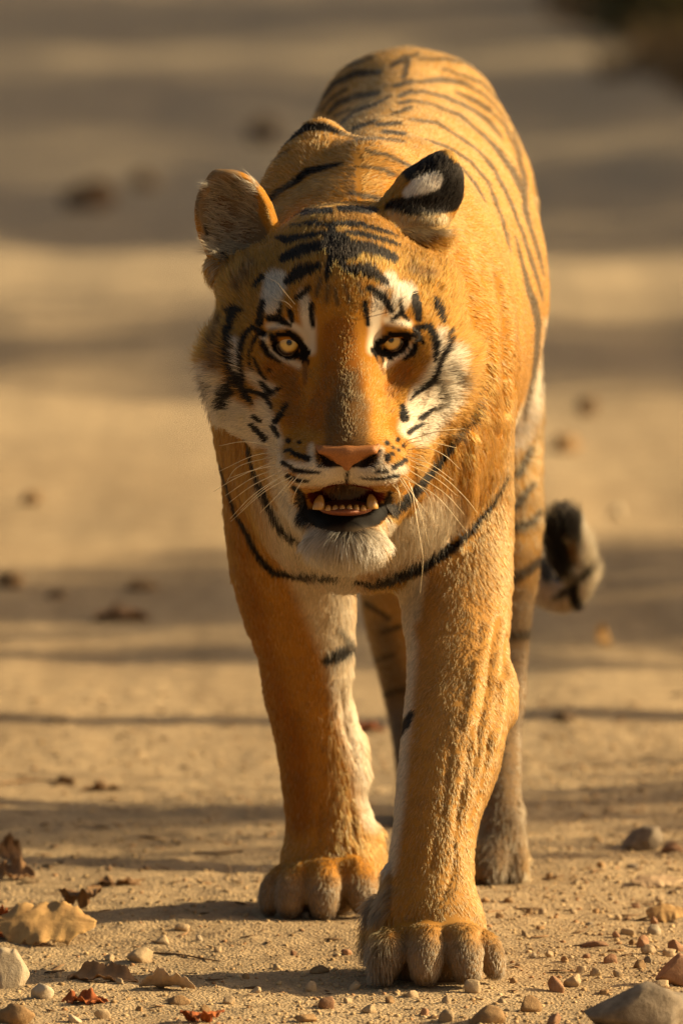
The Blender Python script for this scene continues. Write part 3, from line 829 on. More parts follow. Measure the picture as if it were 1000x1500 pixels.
    r0 = np.where(G['head'] | G['earL'] | G['earR'], 0.00036, 0.00046) * rng.uniform(0.8, 1.2, N)
    rad = (r0[:, None] * np.array([1.0, 0.9, 0.65, 0.12])[None]).astype(np.float32)
    sn = 0.80 * n + 0.32 * d2 + 0.10 * n2 + rng.normal(0, 1, (N, 3)) * np.where(G['head'] & (np.abs(px - 503) < 62) & (py > 440), 0.05, 0.16)[:, None]; sn /= np.linalg.norm(sn, axis=1, keepdims=True)
    c2, _, _ = coat((q1 + q2) / 2, rg, 0.6); c2[ins2] = col[ins2]; col = c2
    col = col * rng.uniform(0.70, 1.28, N)[:, None]
    pale = rng.random(N) < 0.05
    col[pale] = col[pale] * 0.7 + 0.3 * CREAM * np.clip(col[pale].mean(1, keepdims=True) * 4, 0, 1)
    cv = bpy.data.hair_curves.new('fur')
    cv.add_curves([4] * N)
    cv.position_data.foreach_set('vector', pos.ravel())
    at = cv.attributes.get('radius') or cv.attributes.new('radius', 'FLOAT', 'POINT')
    at.data.foreach_set('value', rad.ravel())
    at = cv.attributes.new('hcol', 'FLOAT_COLOR', 'CURVE')
    c4 = np.ones((N, 4), np.float32); c4[:, :3] = np.clip(col, 0.003, 0.92)
    at.data.foreach_set('color', c4.ravel())
    at = cv.attributes.new('nrm', 'FLOAT_VECTOR', 'CURVE')
    at.data.foreach_set('vector', sn.astype(np.float32).ravel())
    cv.materials.append(fur_material())
    o = bpy.data.objects.new('fur', cv); COL.objects.link(o)
    part(o); o['kind'] = 'stuff'
    return o
fur = grow_fur()
sc.render.hair_type = 'STRIP'
try:
    sc.cycles_curves.shape = 'RIBBONS'; sc.cycles_curves.subdivisions = 1
except Exception as e:
    print(e)
print('fur', time.time() - T0)
# ------------------------------------------------------------------ tiger: eyes, nose, mouth, whiskers
def lathe(profile, seg=16):
    """profile of (r, z); closed at the axis where r is 0"""
    vs_, fs = [], []
    for r, z in profile:
        for s in range(seg):
            a = 2 * math.pi * s / seg; vs_.append((r * math.cos(a), r * math.sin(a), z))
    for i in range(len(profile) - 1):
        for s in range(seg):
            fs.append((i * seg + s, i * seg + (s + 1) % seg, (i + 1) * seg + (s + 1) % seg, (i + 1) * seg + s))
    fs.append(tuple(range(seg))[::-1]); fs.append(tuple(range((len(profile) - 1) * seg, len(profile) * seg)))
    return vs_, fs

def plain_mat(name, col, rough=0.5, coat=0.0, spec=0.5, bump=None, sss=0.0):
    m, t, b = mat_new(name)
    b.inputs['Base Color'].default_value = (*col, 1); b.inputs['Roughness'].default_value = rough
    b.inputs['Coat Weight'].default_value = coat; b.inputs['Coat Roughness'].default_value = 0.05
    b.inputs['Specular IOR Level'].default_value = spec
    nz = t.nodes.new('ShaderNodeTexNoise'); tc = t.nodes.new('ShaderNodeTexCoord')
    t.links.new(tc.outputs['Object'], nz.inputs['Vector'])
    nz.inputs['Scale'].default_value = bump[0] if bump else 120
    mx = t.nodes.new('ShaderNodeMixRGB'); mx.blend_type = 'MULTIPLY'; mx.inputs[0].default_value = 0.5
    mx.inputs[1].default_value = (*col, 1)
    cr = t.nodes.new('ShaderNodeValToRGB'); cr.color_ramp.elements[0].position = 0.3; cr.color_ramp.elements[1].position = 0.7
    cr.color_ramp.elements[0].color = (0.45, 0.42, 0.4, 1); cr.color_ramp.elements[1].color = (1.2, 1.2, 1.2, 1)
    t.links.new(nz.outputs['Fac'], cr.inputs[0]); t.links.new(cr.outputs[0], mx.inputs[2]); t.links.new(mx.outputs[0], b.inputs['Base Color'])
    if bump:
        bp = t.nodes.new('ShaderNodeBump'); bp.inputs['Strength'].default_value = bump[1]; bp.inputs['Distance'].default_value = bump[2]
        t.links.new(nz.outputs['Fac'], bp.inputs['Height']); t.links.new(bp.outputs[0], b.inputs['Normal'])
    return m

def iris_mat():
    m, t, b = mat_new('iris_amber')
    tc = t.nodes.new('ShaderNodeTexCoord'); sp = t.nodes.new('ShaderNodeSeparateXYZ')
    t.links.new(tc.outputs['Object'], sp.inputs[0])
    cb = t.nodes.new('ShaderNodeCombineXYZ'); t.links.new(sp.outputs[0], cb.inputs[0]); t.links.new(sp.outputs[1], cb.inputs[1])
    ln = t.nodes.new('ShaderNodeVectorMath'); ln.operation = 'LENGTH'; t.links.new(cb.outputs[0], ln.inputs[0])
    mr = t.nodes.new('ShaderNodeMapRange'); mr.inputs[1].default_value = 0.0; mr.inputs[2].default_value = 0.0122
    t.links.new(ln.outputs['Value'], mr.inputs[0])
    nz = t.nodes.new('ShaderNodeTexNoise'); nz.inputs['Scale'].default_value = 900; t.links.new(tc.outputs['Object'], nz.inputs['Vector'])
    ad = t.nodes.new('ShaderNodeMath'); ad.operation = 'MULTIPLY_ADD'; ad.inputs[1].default_value = 0.22; ad.inputs[2].default_value = -0.11
    t.links.new(nz.outputs['Fac'], ad.inputs[0])
    sm = t.nodes.new('ShaderNodeMath'); sm.operation = 'ADD'; t.links.new(mr.outputs[0], sm.inputs[0]); t.links.new(ad.outputs[0], sm.inputs[1])
    cr = t.nodes.new('ShaderNodeValToRGB'); e = cr.color_ramp.elements
    e[0].position = 0.15; e[0].color = (0.30, 0.15, 0.02, 1); e[1].position = 1.0; e[1].color = (0.03, 0.015, 0.006, 1)
    for ps, c in ((0.40, (0.66, 0.43, 0.10, 1)), (0.74, (0.62, 0.36, 0.06, 1)), (0.90, (0.20, 0.09, 0.015, 1))):
        x = cr.color_ramp.elements.new(ps); x.color = c
    t.links.new(sm.outputs[0], cr.inputs[0]); t.links.new(cr.outputs[0], b.inputs['Base Color'])
    b.inputs['Roughness'].default_value = 0.3; b.inputs['Coat Weight'].default_value = 1.0; b.inputs['Coat Roughness'].default_value = 0.03
    return m

M_eye = plain_mat('eye_dark', (0.020, 0.012, 0.008), 0.12, 1.0)
M_iris = iris_mat()
M_pupil = plain_mat('pupil_black', (0.004, 0.004, 0.004), 0.1, 1.0)
ER = 0.0178
def cap(r, a0, a1, n=10, seg=28):
    return [(r * math.sin(a0 + (a1 - a0) * i / n), r * math.cos(a0 + (a1 - a0) * i / n)) for i in range(n + 1)]
for ex, ey in EYES_PX:
    ys = [hit(ex + dx, ey + dy)[0].y for dx, dy in ((-27, 0), (27, 0), (0, 20), (0, -20))]
    yr = sorted(ys)[1] * 0.5 + sorted(ys)[2] * 0.5
    c = P(ex, ey, yr + 0.0015 + ER)
    look = (Vector(CAM) - Vector(c)).normalized()
    q = look.to_track_quat('Z', 'Y')
    v, f = lathe([(1e-5, -ER)] + [(ER * math.sin(a), -ER * math.cos(a)) for a in np.linspace(0.15, math.pi - 0.15, 18)] + [(1e-5, ER)], 28)
    e = mesh_obj('eye', v, f, M_eye)
    e.location = c; e.rotation_mode = 'QUATERNION'; e.rotation_quaternion = q
    bpy.context.view_layer.update(); part(e)
    ai = math.asin(0.0122 / ER)
    v, f = lathe(cap(ER + 0.0004, ai, 0.02), 32)
    i_ = mesh_obj('iris', v, f, M_iris, e)
    v, f = lathe(cap(ER + 0.0008, math.asin(0.0030 / ER), 0.01, 4), 20)
    mesh_obj('pupil', v, f, M_pupil, e)
    print('eye', ex, ys, c)

# nose leather: its own small distance field
_keep = PRIMS; PRIMS = []
def yd(px, py): return hit(px, py)[0].y
y0 = min(yd(508, 660), yd(490, 660), yd(525, 660))
rc('nose', [(474, 660, y0 + 0.004, 8), (508, 662, y0 + 0.002, 9), (544, 660, y0 + 0.004, 8)], k=0.004)
rc('nose', [(508, 666, y0 + 0.006, 13), (508, 684, y0 + 0.008, 6)], k=0.006)
rc('nose', [(472, 661, y0 + 0.007, 6), (466, 654, y0 + 0.014, 5)], k=0.004)
rc('nose', [(546, 661, y0 + 0.007, 6), (552, 654, y0 + 0.014, 5)], k=0.004)
el('nose', 508, 668, y0 + 0.010, 36, 14, 0.010, k=0.004)
for s in (-1, 1):
    el('nose', 508 + s * 30, 678, y0 - 0.002, 19, 9, 0.018, k=0.003, op='sub', roll=s * -32)
lo = P(450, 700, y0)[[0, 2]]; hi = P(566, 640, y0)[[0, 2]]
_g = (gx, gy, gz)
gx = np.arange(lo[0], hi[0], 0.0014); gy = np.arange(y0 - 0.016, y0 + 0.03, 0.0014); gz = np.arange(lo[1], hi[1], 0.0014)
F = build_field(); NV, NQ = surface_nets(F, gx, gy, gz); NV = smooth_mesh(NV, NQ, 4)
gx, gy, gz = _g; PRIMS = _keep
part(mesh_obj('nose', NV, NQ, plain_mat('nose_leather', (0.37, 0.145, 0.042), 0.55, 0.0, 0.3, (700, 0.5, 0.0008))))

# teeth and tongue
M_tooth = plain_mat('tooth_ivory', (0.50, 0.27, 0.07), 0.3, 0.4, 0.5)
M_tongue = plain_mat('tongue_flesh', (0.26, 0.075, 0.025), 0.6, 0.0, 0.5, (500, 0.5, 0.001))
def tooth(px, py, y, h, r, lean=(0, 0), up=1):
    prof = [(S(r, y) * (1 - (i / 6) ** 2.6 * 0.72), S(h, y) * i / 6 * up) for i in range(7)]
    if up < 0: prof = prof[::-1]
    v, f = lathe(prof, 10)
    v = [(a + lean[0] * (c / S(h, y)) ** 2 * S(h, y), b + lean[1] * (c / S(h, y)) ** 2 * S(h, y), c) for a, b, c in v]
    o = mesh_obj('tooth', v, f, M_tooth); o.location = P(px, py, y); bpy.context.view_layer.update(); return part(o)
ym = 0.042
tooth(467, 746, ym + 0.008, 21, 9, (0.10, 0.1)); tooth(545, 745, ym + 0.008, 21, 9, (-0.10, 0.1))
for i in range(6):
    tooth(481 + i * 10.2, 747 + abs(i - 2.5) * 0.3, ym + abs(i - 2.5) * 0.0015, 8, 5.2)
_keep = PRIMS; PRIMS = []
el('tongue', 506, 744, 0.064, 40, 10, 0.055, k=0.01); el('tongue', 506, 738, 0.060, 16, 14, 0.05, k=0.01, op='sub') if False else None
lo = P(450, 770, 0.06)[[0, 2]]; hi = P(560, 715, 0.06)[[0, 2]]
gx = np.arange(lo[0], hi[0], 0.002); gy = np.arange(0.02, 0.15, 0.002); gz = np.arange(lo[1], hi[1], 0.002)
F = build_field(); NV, NQ = surface_nets(F, gx, gy, gz)
gx, gy, gz = _g; PRIMS = _keep
part(mesh_obj('tongue', NV, NQ, M_tongue))

# whiskers
M_wh = plain_mat('whisker', (0.80, 0.66, 0.42), 0.35, 0.0, 0.5)
WH = ['596 646 640 632 680 628', '597 650 622 646 668 656', '597 659 627 657 652 668 674 688', '600 674 645 696 680 728 699 752', '600 682 640 702 670 727', '597 688 650 722 680 754', '590 700 640 728 684 780',
      '592 696 624 722 632 748 630 764', '588 700 608 730 630 756', '585 702 600 726 604 748', '598 706 616 755 628 800', '602 712 613 780 619 820 615 868', '580 708 586 730 584 748', '574 710 584 722 582 738', '590 704 612 738 620 770',
      '594 668 630 680 664 704', '598 664 616 668 624 676',
      '410 656 360 647 321 653', '413 661 370 668 322 690', '406 668 350 683 330 710', '408 674 350 698 313 720', '410 686 370 700 330 726', '414 690 370 711 336 736', '422 692 372 724 337 760', '428 698 385 722 338 764',
      '440 694 424 712 408 732', '444 702 432 722 428 740', '412 680 366 690 332 702', '418 694 380 722 352 748',
      '432 446 414 424 405 413 388 405', '428 451 418 442 402 438', '578 455 592 436 612 428', '430 700 402 730 380 752']
for ln in WH:
    a = np.array([float(x) for x in ln.split()]).reshape(-1, 2)
    h0 = hit(*a[0])[0]
    if h0 is None: continue
    pts = []
    n = len(a)
    for i, (x, y) in enumerate(a):
        s = i / (n - 1)
        yy = h0.y - 0.004 + (-0.012 * math.sin(s * math.pi) + 0.01 * s)
        hh = hit(x, y)[0]
        if hh is not None and i > 0: yy = min(yy, hh.y - 0.006)
        pts.append(list(P(x, y, yy)) + [0.00058 * (1 - 0.7 * s)])
    pts[0][1] += 0.004
    ch = _chain([(np.array(q[:3]), q[3]) for q in pts], 6) if n > 2 else [np.array(q) for q in pts]
    vs_, fs = [], []
    for i, q in enumerate(ch):
        t = (ch[min(i + 1, len(ch) - 1)] - ch[max(i - 1, 0)])[:3]; t /= np.linalg.norm(t)
        u = np.cross(t, [0, 1, 0.01]); u /= np.linalg.norm(u); v = np.cross(t, u)
        for k in range(5):
            an = 2 * math.pi * k / 5
            vs_.append(q[:3] + q[3] * (math.cos(an) * u + math.sin(an) * v))
        if i:
            for k in range(5):
                fs.append(((i - 1) * 5 + k, (i - 1) * 5 + (k + 1) % 5, i * 5 + (k + 1) % 5, i * 5 + k))
    part(mesh_obj('whisker', vs_, fs, M_wh))
print('face', time.time() - T0)
# ------------------------------------------------------------------ stones, gravel, leaves, twigs
def ico(sub):
    bm = bmesh.new(); bmesh.ops.create_icosphere(bm, subdivisions=sub, radius=1.0)
    v = np.array([q.co[:] for q in bm.verts]); f = np.array([[q.index for q in p.verts] for p in bm.faces]); bm.free()
    return v, f
ICO = {s: ico(s) for s in (1, 2, 3, 4)}

def stone_mat(name, c0, c1, scale=60):
    m, t, b = mat_new(name)
    tc = t.nodes.new('ShaderNodeTexCoord'); oi = t.nodes.new('ShaderNodeObjectInfo')
    nz = t.nodes.new('ShaderNodeTexNoise'); nz.inputs['Scale'].default_value = scale; nz.inputs['Detail'].default_value = 7; nz.inputs['Roughness'].default_value = 0.7
    t.links.new(tc.outputs['Object'], nz.inputs['Vector'])
    cr = t.nodes.new('ShaderNodeValToRGB'); cr.color_ramp.elements[0].position = 0.32; cr.color_ramp.elements[1].position = 0.68
    cr.color_ramp.elements[0].color = (*c0, 1); cr.color_ramp.elements[1].color = (*c1, 1)
    t.links.new(nz.outputs['Fac'], cr.inputs[0])
    mr = t.nodes.new('ShaderNodeMapRange'); mr.inputs[3].default_value = 0.75; mr.inputs[4].default_value = 1.2; t.links.new(oi.outputs['Random'], mr.inputs[0])
    mx = t.nodes.new('ShaderNodeMixRGB'); mx.blend_type = 'MULTIPLY'; mx.inputs[0].default_value = 1
    t.links.new(cr.outputs[0], mx.inputs[1]); t.links.new(mr.outputs[0], mx.inputs[2]); t.links.new(mx.outputs[0], b.inputs['Base Color'])
    b.inputs['Roughness'].default_value = 0.85; b.inputs['Specular IOR Level'].default_value = 0.25
    bp = t.nodes.new('ShaderNodeBump'); bp.inputs['Strength'].default_value = 0.8; bp.inputs['Distance'].default_value = 0.004
    t.links.new(nz.outputs['Fac'], bp.inputs['Height']); t.links.new(bp.outputs[0], b.inputs['Normal'])
    return m
STM = {'tan': stone_mat('stone_tan', (0.33, 0.225, 0.125), (0.48, 0.35, 0.205)), 'red': stone_mat('stone_red', (0.23, 0.115, 0.06), (0.37, 0.205, 0.11)),
       'grey': stone_mat('stone_grey', (0.13, 0.10, 0.072), (0.30, 0.235, 0.165), 45), 'pale': stone_mat('stone_pale', (0.42, 0.32, 0.205), (0.58, 0.47, 0.325)),
       'dark': stone_mat('stone_dark', (0.09, 0.055, 0.03), (0.20, 0.12, 0.06)), 'brown': stone_mat('stone_brown', (0.20, 0.115, 0.05), (0.36, 0.22, 0.10))}

def stone_verts(sub, seed, rough=0.30, facet=0.85):
    v, f = ICO[sub]
    r = np.random.default_rng(seed)
    p = v + r.uniform(-50, 50, 3)
    d = 1 + rough * vnoise(p, 1.1, seed % 97) + rough * 0.45 * vnoise(p, 2.7, seed % 89) + rough * 0.15 * vnoise(p, 7, seed % 83)
    q = v * d[:, None]
    for _ in range(11):                                  # broken flat faces
        n = r.normal(size=3); n /= np.linalg.norm(n); lim = r.uniform(0.45, 0.85)
        e = q @ n - lim; q = q - np.where(e > 0, e * facet, 0)[:, None] * n
    return q, f

def stone(name, px, py, wpx, hpx, colour, label, cat='stone', group=None, seed=None, sub=3, depth=None, sink=0.45):
    g = on_ground(px, py + hpx * 0.42)
    y = g[1]; w_ = S(wpx, y) / 2; h_ = S(hpx, y) / 2
    seed = seed if seed is not None else int(px * 7 + py * 13)
    q, f = stone_verts(sub, seed)
    ext = np.abs(q).max(0)
    q = q / ext * np.array([w_, depth if depth else (w_ * 0.8), h_ * (1 + sink)])
    o = mesh_obj(name, q, f, STM[colour])
    o.location = (g[0], y + (depth or w_ * 0.8) * 0.5, g[2] + h_ * (1 - sink * 0.7))
    tag(o, label, cat, group)
    return o

stone('rock', 928, 1487, 175, 74, 'grey', 'large flat grey rock, biggest stone on the track', sub=4, seed=5, depth=0.06)
stone('rock', 992, 1424, 66, 44, 'red', 'big red brown rock next to the large flat grey rock', sub=4, seed=12)
stone('rock', 944, 1231, 74, 36, 'grey', 'rounded grey stone lying further along the track beside the hind paw', sub=4, seed=21)
stone('stone', 984, 1243, 36, 16, 'red', 'flat reddish stone touching the rounded grey stone', seed=24)
stone('rock', 14, 1423, 60, 54, 'pale', 'chunky pale cream rock beside the curled tan leaf', sub=4, seed=33)
stone('stone', 207, 1401, 46, 22, 'tan', 'lumpy tan clod between the curled leaf and the paws', seed=41)
stone('stone', 263, 1466, 36, 14, 'brown', 'small brown stone at the end of the long dry leaf', seed=44)
stone('stone', 60, 1455, 40, 24, 'pale', 'low pale stone below the chunky cream rock', seed=47)
stone('stone', 22, 1488, 60, 30, 'brown', 'squat brown stone in front of the chunky cream rock', seed=49)
stone('stone', 966, 1443, 28, 14, 'tan', 'thin tan slab under the big red brown rock', seed=52)
stone('stone', 872, 1383, 46, 9, 'red', 'long thin reddish stone lying flat on the gravel', seed=57)
# pebbles in view, one by one
PEB = [(478, 1473, 25, 18, 'red'), (714, 1488, 58, 26, 'brown'), (776, 1470, 36, 22, 'brown'), (813, 1445, 26, 22, 'red'), (838, 1439, 28, 20, 'tan'), (690, 1452, 26, 18, 'tan'), (655, 1488, 28, 18, 'tan'), (811, 1494, 24, 16, 'red'),
       (445, 1494, 40, 14, 'brown'), (936, 1414, 20, 13, 'brown'), (948, 1410, 12, 10, 'grey'), (990, 1387, 26, 22, 'red'), (979, 1396, 22, 14, 'tan'), (939, 1380, 22, 18, 'red'), (948, 1392, 24, 13, 'tan'), (919, 1365, 26, 12, 'tan'), (955, 1364, 26, 14, 'pale'),
       (958, 1348, 14, 11, 'red'), (894, 1403, 22, 15, 'red'), (901, 1371, 14, 9, 'red'), (926, 1378, 12, 10, 'brown'), (447, 1341, 13, 10, 'pale'), (420, 1345, 12, 7, 'red'), (268, 1358, 26, 11, 'tan'), (238, 1384, 22, 12, 'tan'), (790, 1358, 14, 8, 'brown'),
       (768, 1367, 10, 9, 'tan'), (775, 1336, 12, 9, 'brown'), (732, 1341, 14, 8, 'brown'), (795, 1335, 16, 9, 'tan'), (826, 1317, 12, 8, 'tan'), (745, 1318, 16, 7, 'brown'), (862, 1354, 12, 6, 'grey'), (893, 1318, 10, 6, 'pale'), (710, 1318, 14, 8, 'brown'),
       (655, 1465, 18, 12, 'tan'), (604, 1460, 22, 10, 'tan'), (570, 1468, 16, 9, 'brown'), (520, 1446, 20, 12, 'tan'), (508, 1468, 16, 9, 'tan'), (540, 1480, 22, 12, 'tan'), (620, 1484, 16, 11, 'red'), (470, 1420, 34, 10, 'brown'), (458, 1448, 24, 14, 'tan'),
       (508, 1398, 18, 8, 'red'), (430, 1396, 10, 8, 'red'), (405, 1418, 14, 10, 'tan'), (375, 1450, 20, 9, 'tan'), (360, 1432, 12, 8, 'brown'), (335, 1470, 20, 12, 'tan'), (300, 1482, 18, 11, 'brown'), (320, 1390, 14, 8, 'tan'), (292, 1378, 12, 8, 'pale'),
       (160, 1404, 16, 9, 'tan'), (175, 1440, 14, 9, 'tan'), (150, 1486, 26, 14, 'tan'), (110, 1492, 22, 12, 'pale'), (205, 1478, 14, 9, 'brown'), (85, 1425, 12, 9, 'tan'), (735, 1462, 16, 11, 'tan'), (752, 1440, 12, 9, 'brown'), (760, 1412, 14, 9, 'tan'),
       (780, 1400, 12, 8, 'pale'), (805, 1400, 14, 9, 'tan'), (826, 1408, 12, 8, 'brown'), (850, 1420, 16, 10, 'tan'), (872, 1430, 18, 12, 'tan'), (885, 1448, 14, 10, 'brown'), (858, 1402, 12, 7, 'red'), (905, 1430, 16, 10, 'tan'), (840, 1338, 12, 7, 'tan'),
       (872, 1334, 11, 7, 'brown'), (905, 1345, 12, 8, 'tan'), (930, 1330, 14, 8, 'red'), (965, 1318, 14, 8, 'tan'), (845, 1290, 16, 8, 'tan'), (805, 1282, 12, 7, 'brown'), (880, 1268, 14, 8, 'brown'), (905, 1262, 12, 7, 'tan'), (925, 1268, 18, 8, 'grey')]
CNAME = {'tan': 'sandy tan', 'red': 'red brown', 'grey': 'dull grey', 'pale': 'pale cream', 'brown': 'dark brown', 'dark': 'dark'}
LAND = [(930, 1475, 'the large flat grey rock'), (992, 1424, 'the big red brown rock'), (944, 1231, 'the rounded grey stone'), (14, 1423, 'the chunky pale cream rock'), (207, 1401, 'the lumpy tan clod'), (640, 1430, 'the reaching forepaw'), (470, 1335, 'the standing forepaw'),
        (735, 1285, 'the hind paw'), (150, 1440, 'the long brown leaf'), (245, 1452, 'the pinkish pale leaf'), (976, 1340, 'the curled orange tan leaf'), (962, 1299, 'the pinkish flat leaf'), (296, 1495, 'the dark red leaf scrap'), (872, 1383, 'the long thin reddish stone')]
ORD = ['closest', 'second closest', 'third closest', 'fourth closest', 'fifth closest', 'sixth closest', 'seventh closest', 'eighth closest']
_near = []
for px, py, w_, h_, c in PEB:
    d = [(math.hypot(px - a, (py - b) * 3), n) for a, b, n in LAND]
    _near.append(min(d))
for i, (px, py, w_, h_, c) in enumerate(PEB):
    big = w_ >= 20; d, ln = _near[i]
    rank = sum(1 for j, q in enumerate(PEB) if _near[j][1] == ln and q[4] == c and (q[2] >= 20) == big and _near[j][0] < d)
    stone('pebble', px, py, w_, h_, c, '%s %s pebble, %s of its kind to %s' % ('larger' if big else 'tiny', CNAME[c], ORD[min(rank, 7)], ln), 'pebble', 'pebbles scattered on the track', seed=100 + i, sub=3, sink=0.55)
# clods far behind
stone('clod', 858, 598, 32, 26, 'dark', 'dark brown clod standing out on the lit track behind the flank', 'clod', seed=301)
stone('clod', 828, 652, 46, 26, 'brown', 'brown clod nearer the tail than the dark brown one', 'clod', seed=302)
stone('clod', 12, 848, 44, 26, 'brown', 'rounded brown clod on the shaded strip of the track', 'clod', seed=303)
stone('clod', 46, 730, 30, 18, 'brown', 'small lone brown clod on the sunlit strip of the track', 'clod', seed=304)
stone('clod', 208, 861, 52, 16, 'brown', 'flat brown clod lying beyond the dry leaf on the shaded strip', 'clod', seed=305)
stone('clod', 84, 872, 34, 14, 'dark', 'flat dark clod between two brown clods on the shaded strip', 'clod', seed=306)
stone('clod', 132, 290, 84, 40, 'dark', 'wide dark lump far back on the shaded track', 'clod', seed=307)
stone('clod', 384, 192, 48, 34, 'dark', 'round dark lump far back beside the raised shoulder', 'clod', seed=308)
stone('clod', 214, 268, 44, 24, 'brown', 'small brown lump far back next to the wide dark lump', 'clod', seed=309)
stone('clod', 903, 748, 26, 18, 'pale', 'pale stone on the shaded track level with the tail tip', 'clod', seed=310)
stone('clod', 824, 1049, 34, 12, 'dark', 'flat dark clod beside the hind leg below the tail', 'clod', seed=311)
stone('clod', 884, 628, 40, 18, 'brown', 'low brown lump right of the dark brown clod', 'clod', seed=312) if False else None
stone('clod', 96, 1143, 30, 10, 'dark', 'flat dark lump on the track beside the standing foreleg', 'clod', seed=313)

# loose gravel too small to count
def gravel():
    v, f = ICO[1]
    V_, F_, C_ = [], [], []
    r = np.random.default_rng(99)
    N = 26000
    x = r.uniform(-0.52, 0.56, N); y = -0.42 + 3.2 * r.random(N) ** 1.7
    keep = r.random(N) < np.clip(0.45 + 0.55 * (x + 0.2) - 0.05 * y + 0.25 * vnoise(np.stack([x, y, x * 0], 1), 7, 3), 0.12, 1)
    x, y = x[keep], y[keep]
    z = ground_z(x, y)
    s = 0.0011 + 0.0036 * r.random(len(x)) ** 4.0
    base = [stone_verts(1, 500 + k, 0.35, 0.6)[0] for k in range(12)]
    pal = np.array([[0.42, 0.29, 0.15], [0.47, 0.33, 0.175], [0.36, 0.235, 0.115], [0.34, 0.19, 0.09], [0.50, 0.37, 0.215], [0.28, 0.19, 0.10]])
    pick = r.choice(6, len(x), p=[0.34, 0.24, 0.16, 0.11, 0.09, 0.06])
    for i in range(len(x)):
        q = base[i % 12]; a = r.uniform(0, 6.28); ca, sa = math.cos(a), math.sin(a)
        q = np.stack([q[:, 0] * ca - q[:, 1] * sa, q[:, 0] * sa + q[:, 1] * ca, q[:, 2] * 0.75], 1) * s[i]
        V_.append(q + [x[i], y[i], z[i] + 0.1 * s[i]]); F_.append(f + i * len(v)); C_.append(np.repeat(pal[pick[i]][None] * r.uniform(0.8, 1.2), len(v), 0))
    m, t, b = mat_new('loose_gravel')
    at = t.nodes.new('ShaderNodeAttribute'); at.attribute_name = 'col'; t.links.new(at.outputs['Color'], b.inputs['Base Color'])
    b.inputs['Roughness'].default_value = 0.9; b.inputs['Specular IOR Level'].default_value = 0.2
    o = mesh_obj('gravel', np.concatenate(V_), np.concatenate(F_), m, smooth=False)
    set_col_attr(o.data, 'col', np.concatenate(C_))
    tag(o, 'fine loose gravel scattered over the sandy track', 'gravel', kind='stuff')
gravel()

def litter():
    v, f = ICO[1]; r = np.random.default_rng(77); N = 620
    x = r.uniform(-0.50, 0.54, N); y = -0.40 + 3.4 * r.random(N) ** 1.3; z = ground_z(x, y)
    V_, F_, C_ = [], [], []
    for i in range(N):
        s = 0.0016 + 0.0042 * r.random() ** 2; a = r.normal(0, 0.8)
        q = stone_verts(1, 900 + i % 15, 0.4, 0.6)[0] * np.array([s * r.uniform(1.5, 4.5), s, s * 0.30])
        q = np.stack([q[:, 0] * math.cos(a) - q[:, 1] * math.sin(a), q[:, 0] * math.sin(a) + q[:, 1] * math.cos(a), q[:, 2] + q[:, 0] * r.normal(0, 0.15)], 1)
        V_.append(q + [x[i], y[i], z[i] + s * 0.4]); F_.append(f + i * len(v))
        C_.append(np.repeat((np.array([0.17, 0.10, 0.05]) * r.uniform(0.6, 1.7))[None], len(v), 0))
    o = mesh_obj('leaf_litter', np.concatenate(V_), np.concatenate(F_), bpy.data.materials['loose_gravel'])
    set_col_attr(o.data, 'col', np.concatenate(C_))
    tag(o, 'brown crumbs of bark and dry leaf strewn over the track', 'leaf litter', kind='stuff')
litter()

def leaf_mat(name, c0, c1):
    m = stone_mat(name, c0, c1, 30); return m
LM = {'tan': leaf_mat('leaf_tan', (0.33, 0.185, 0.07), (0.50, 0.31, 0.12)), 'red': leaf_mat('leaf_red', (0.22, 0.055, 0.015), (0.40, 0.12, 0.03)), 'brown': leaf_mat('leaf_brown', (0.19, 0.10, 0.045), (0.33, 0.19, 0.09)), 'pale': leaf_mat('leaf_pale', (0.38, 0.25, 0.14), (0.52, 0.37, 0.22))}

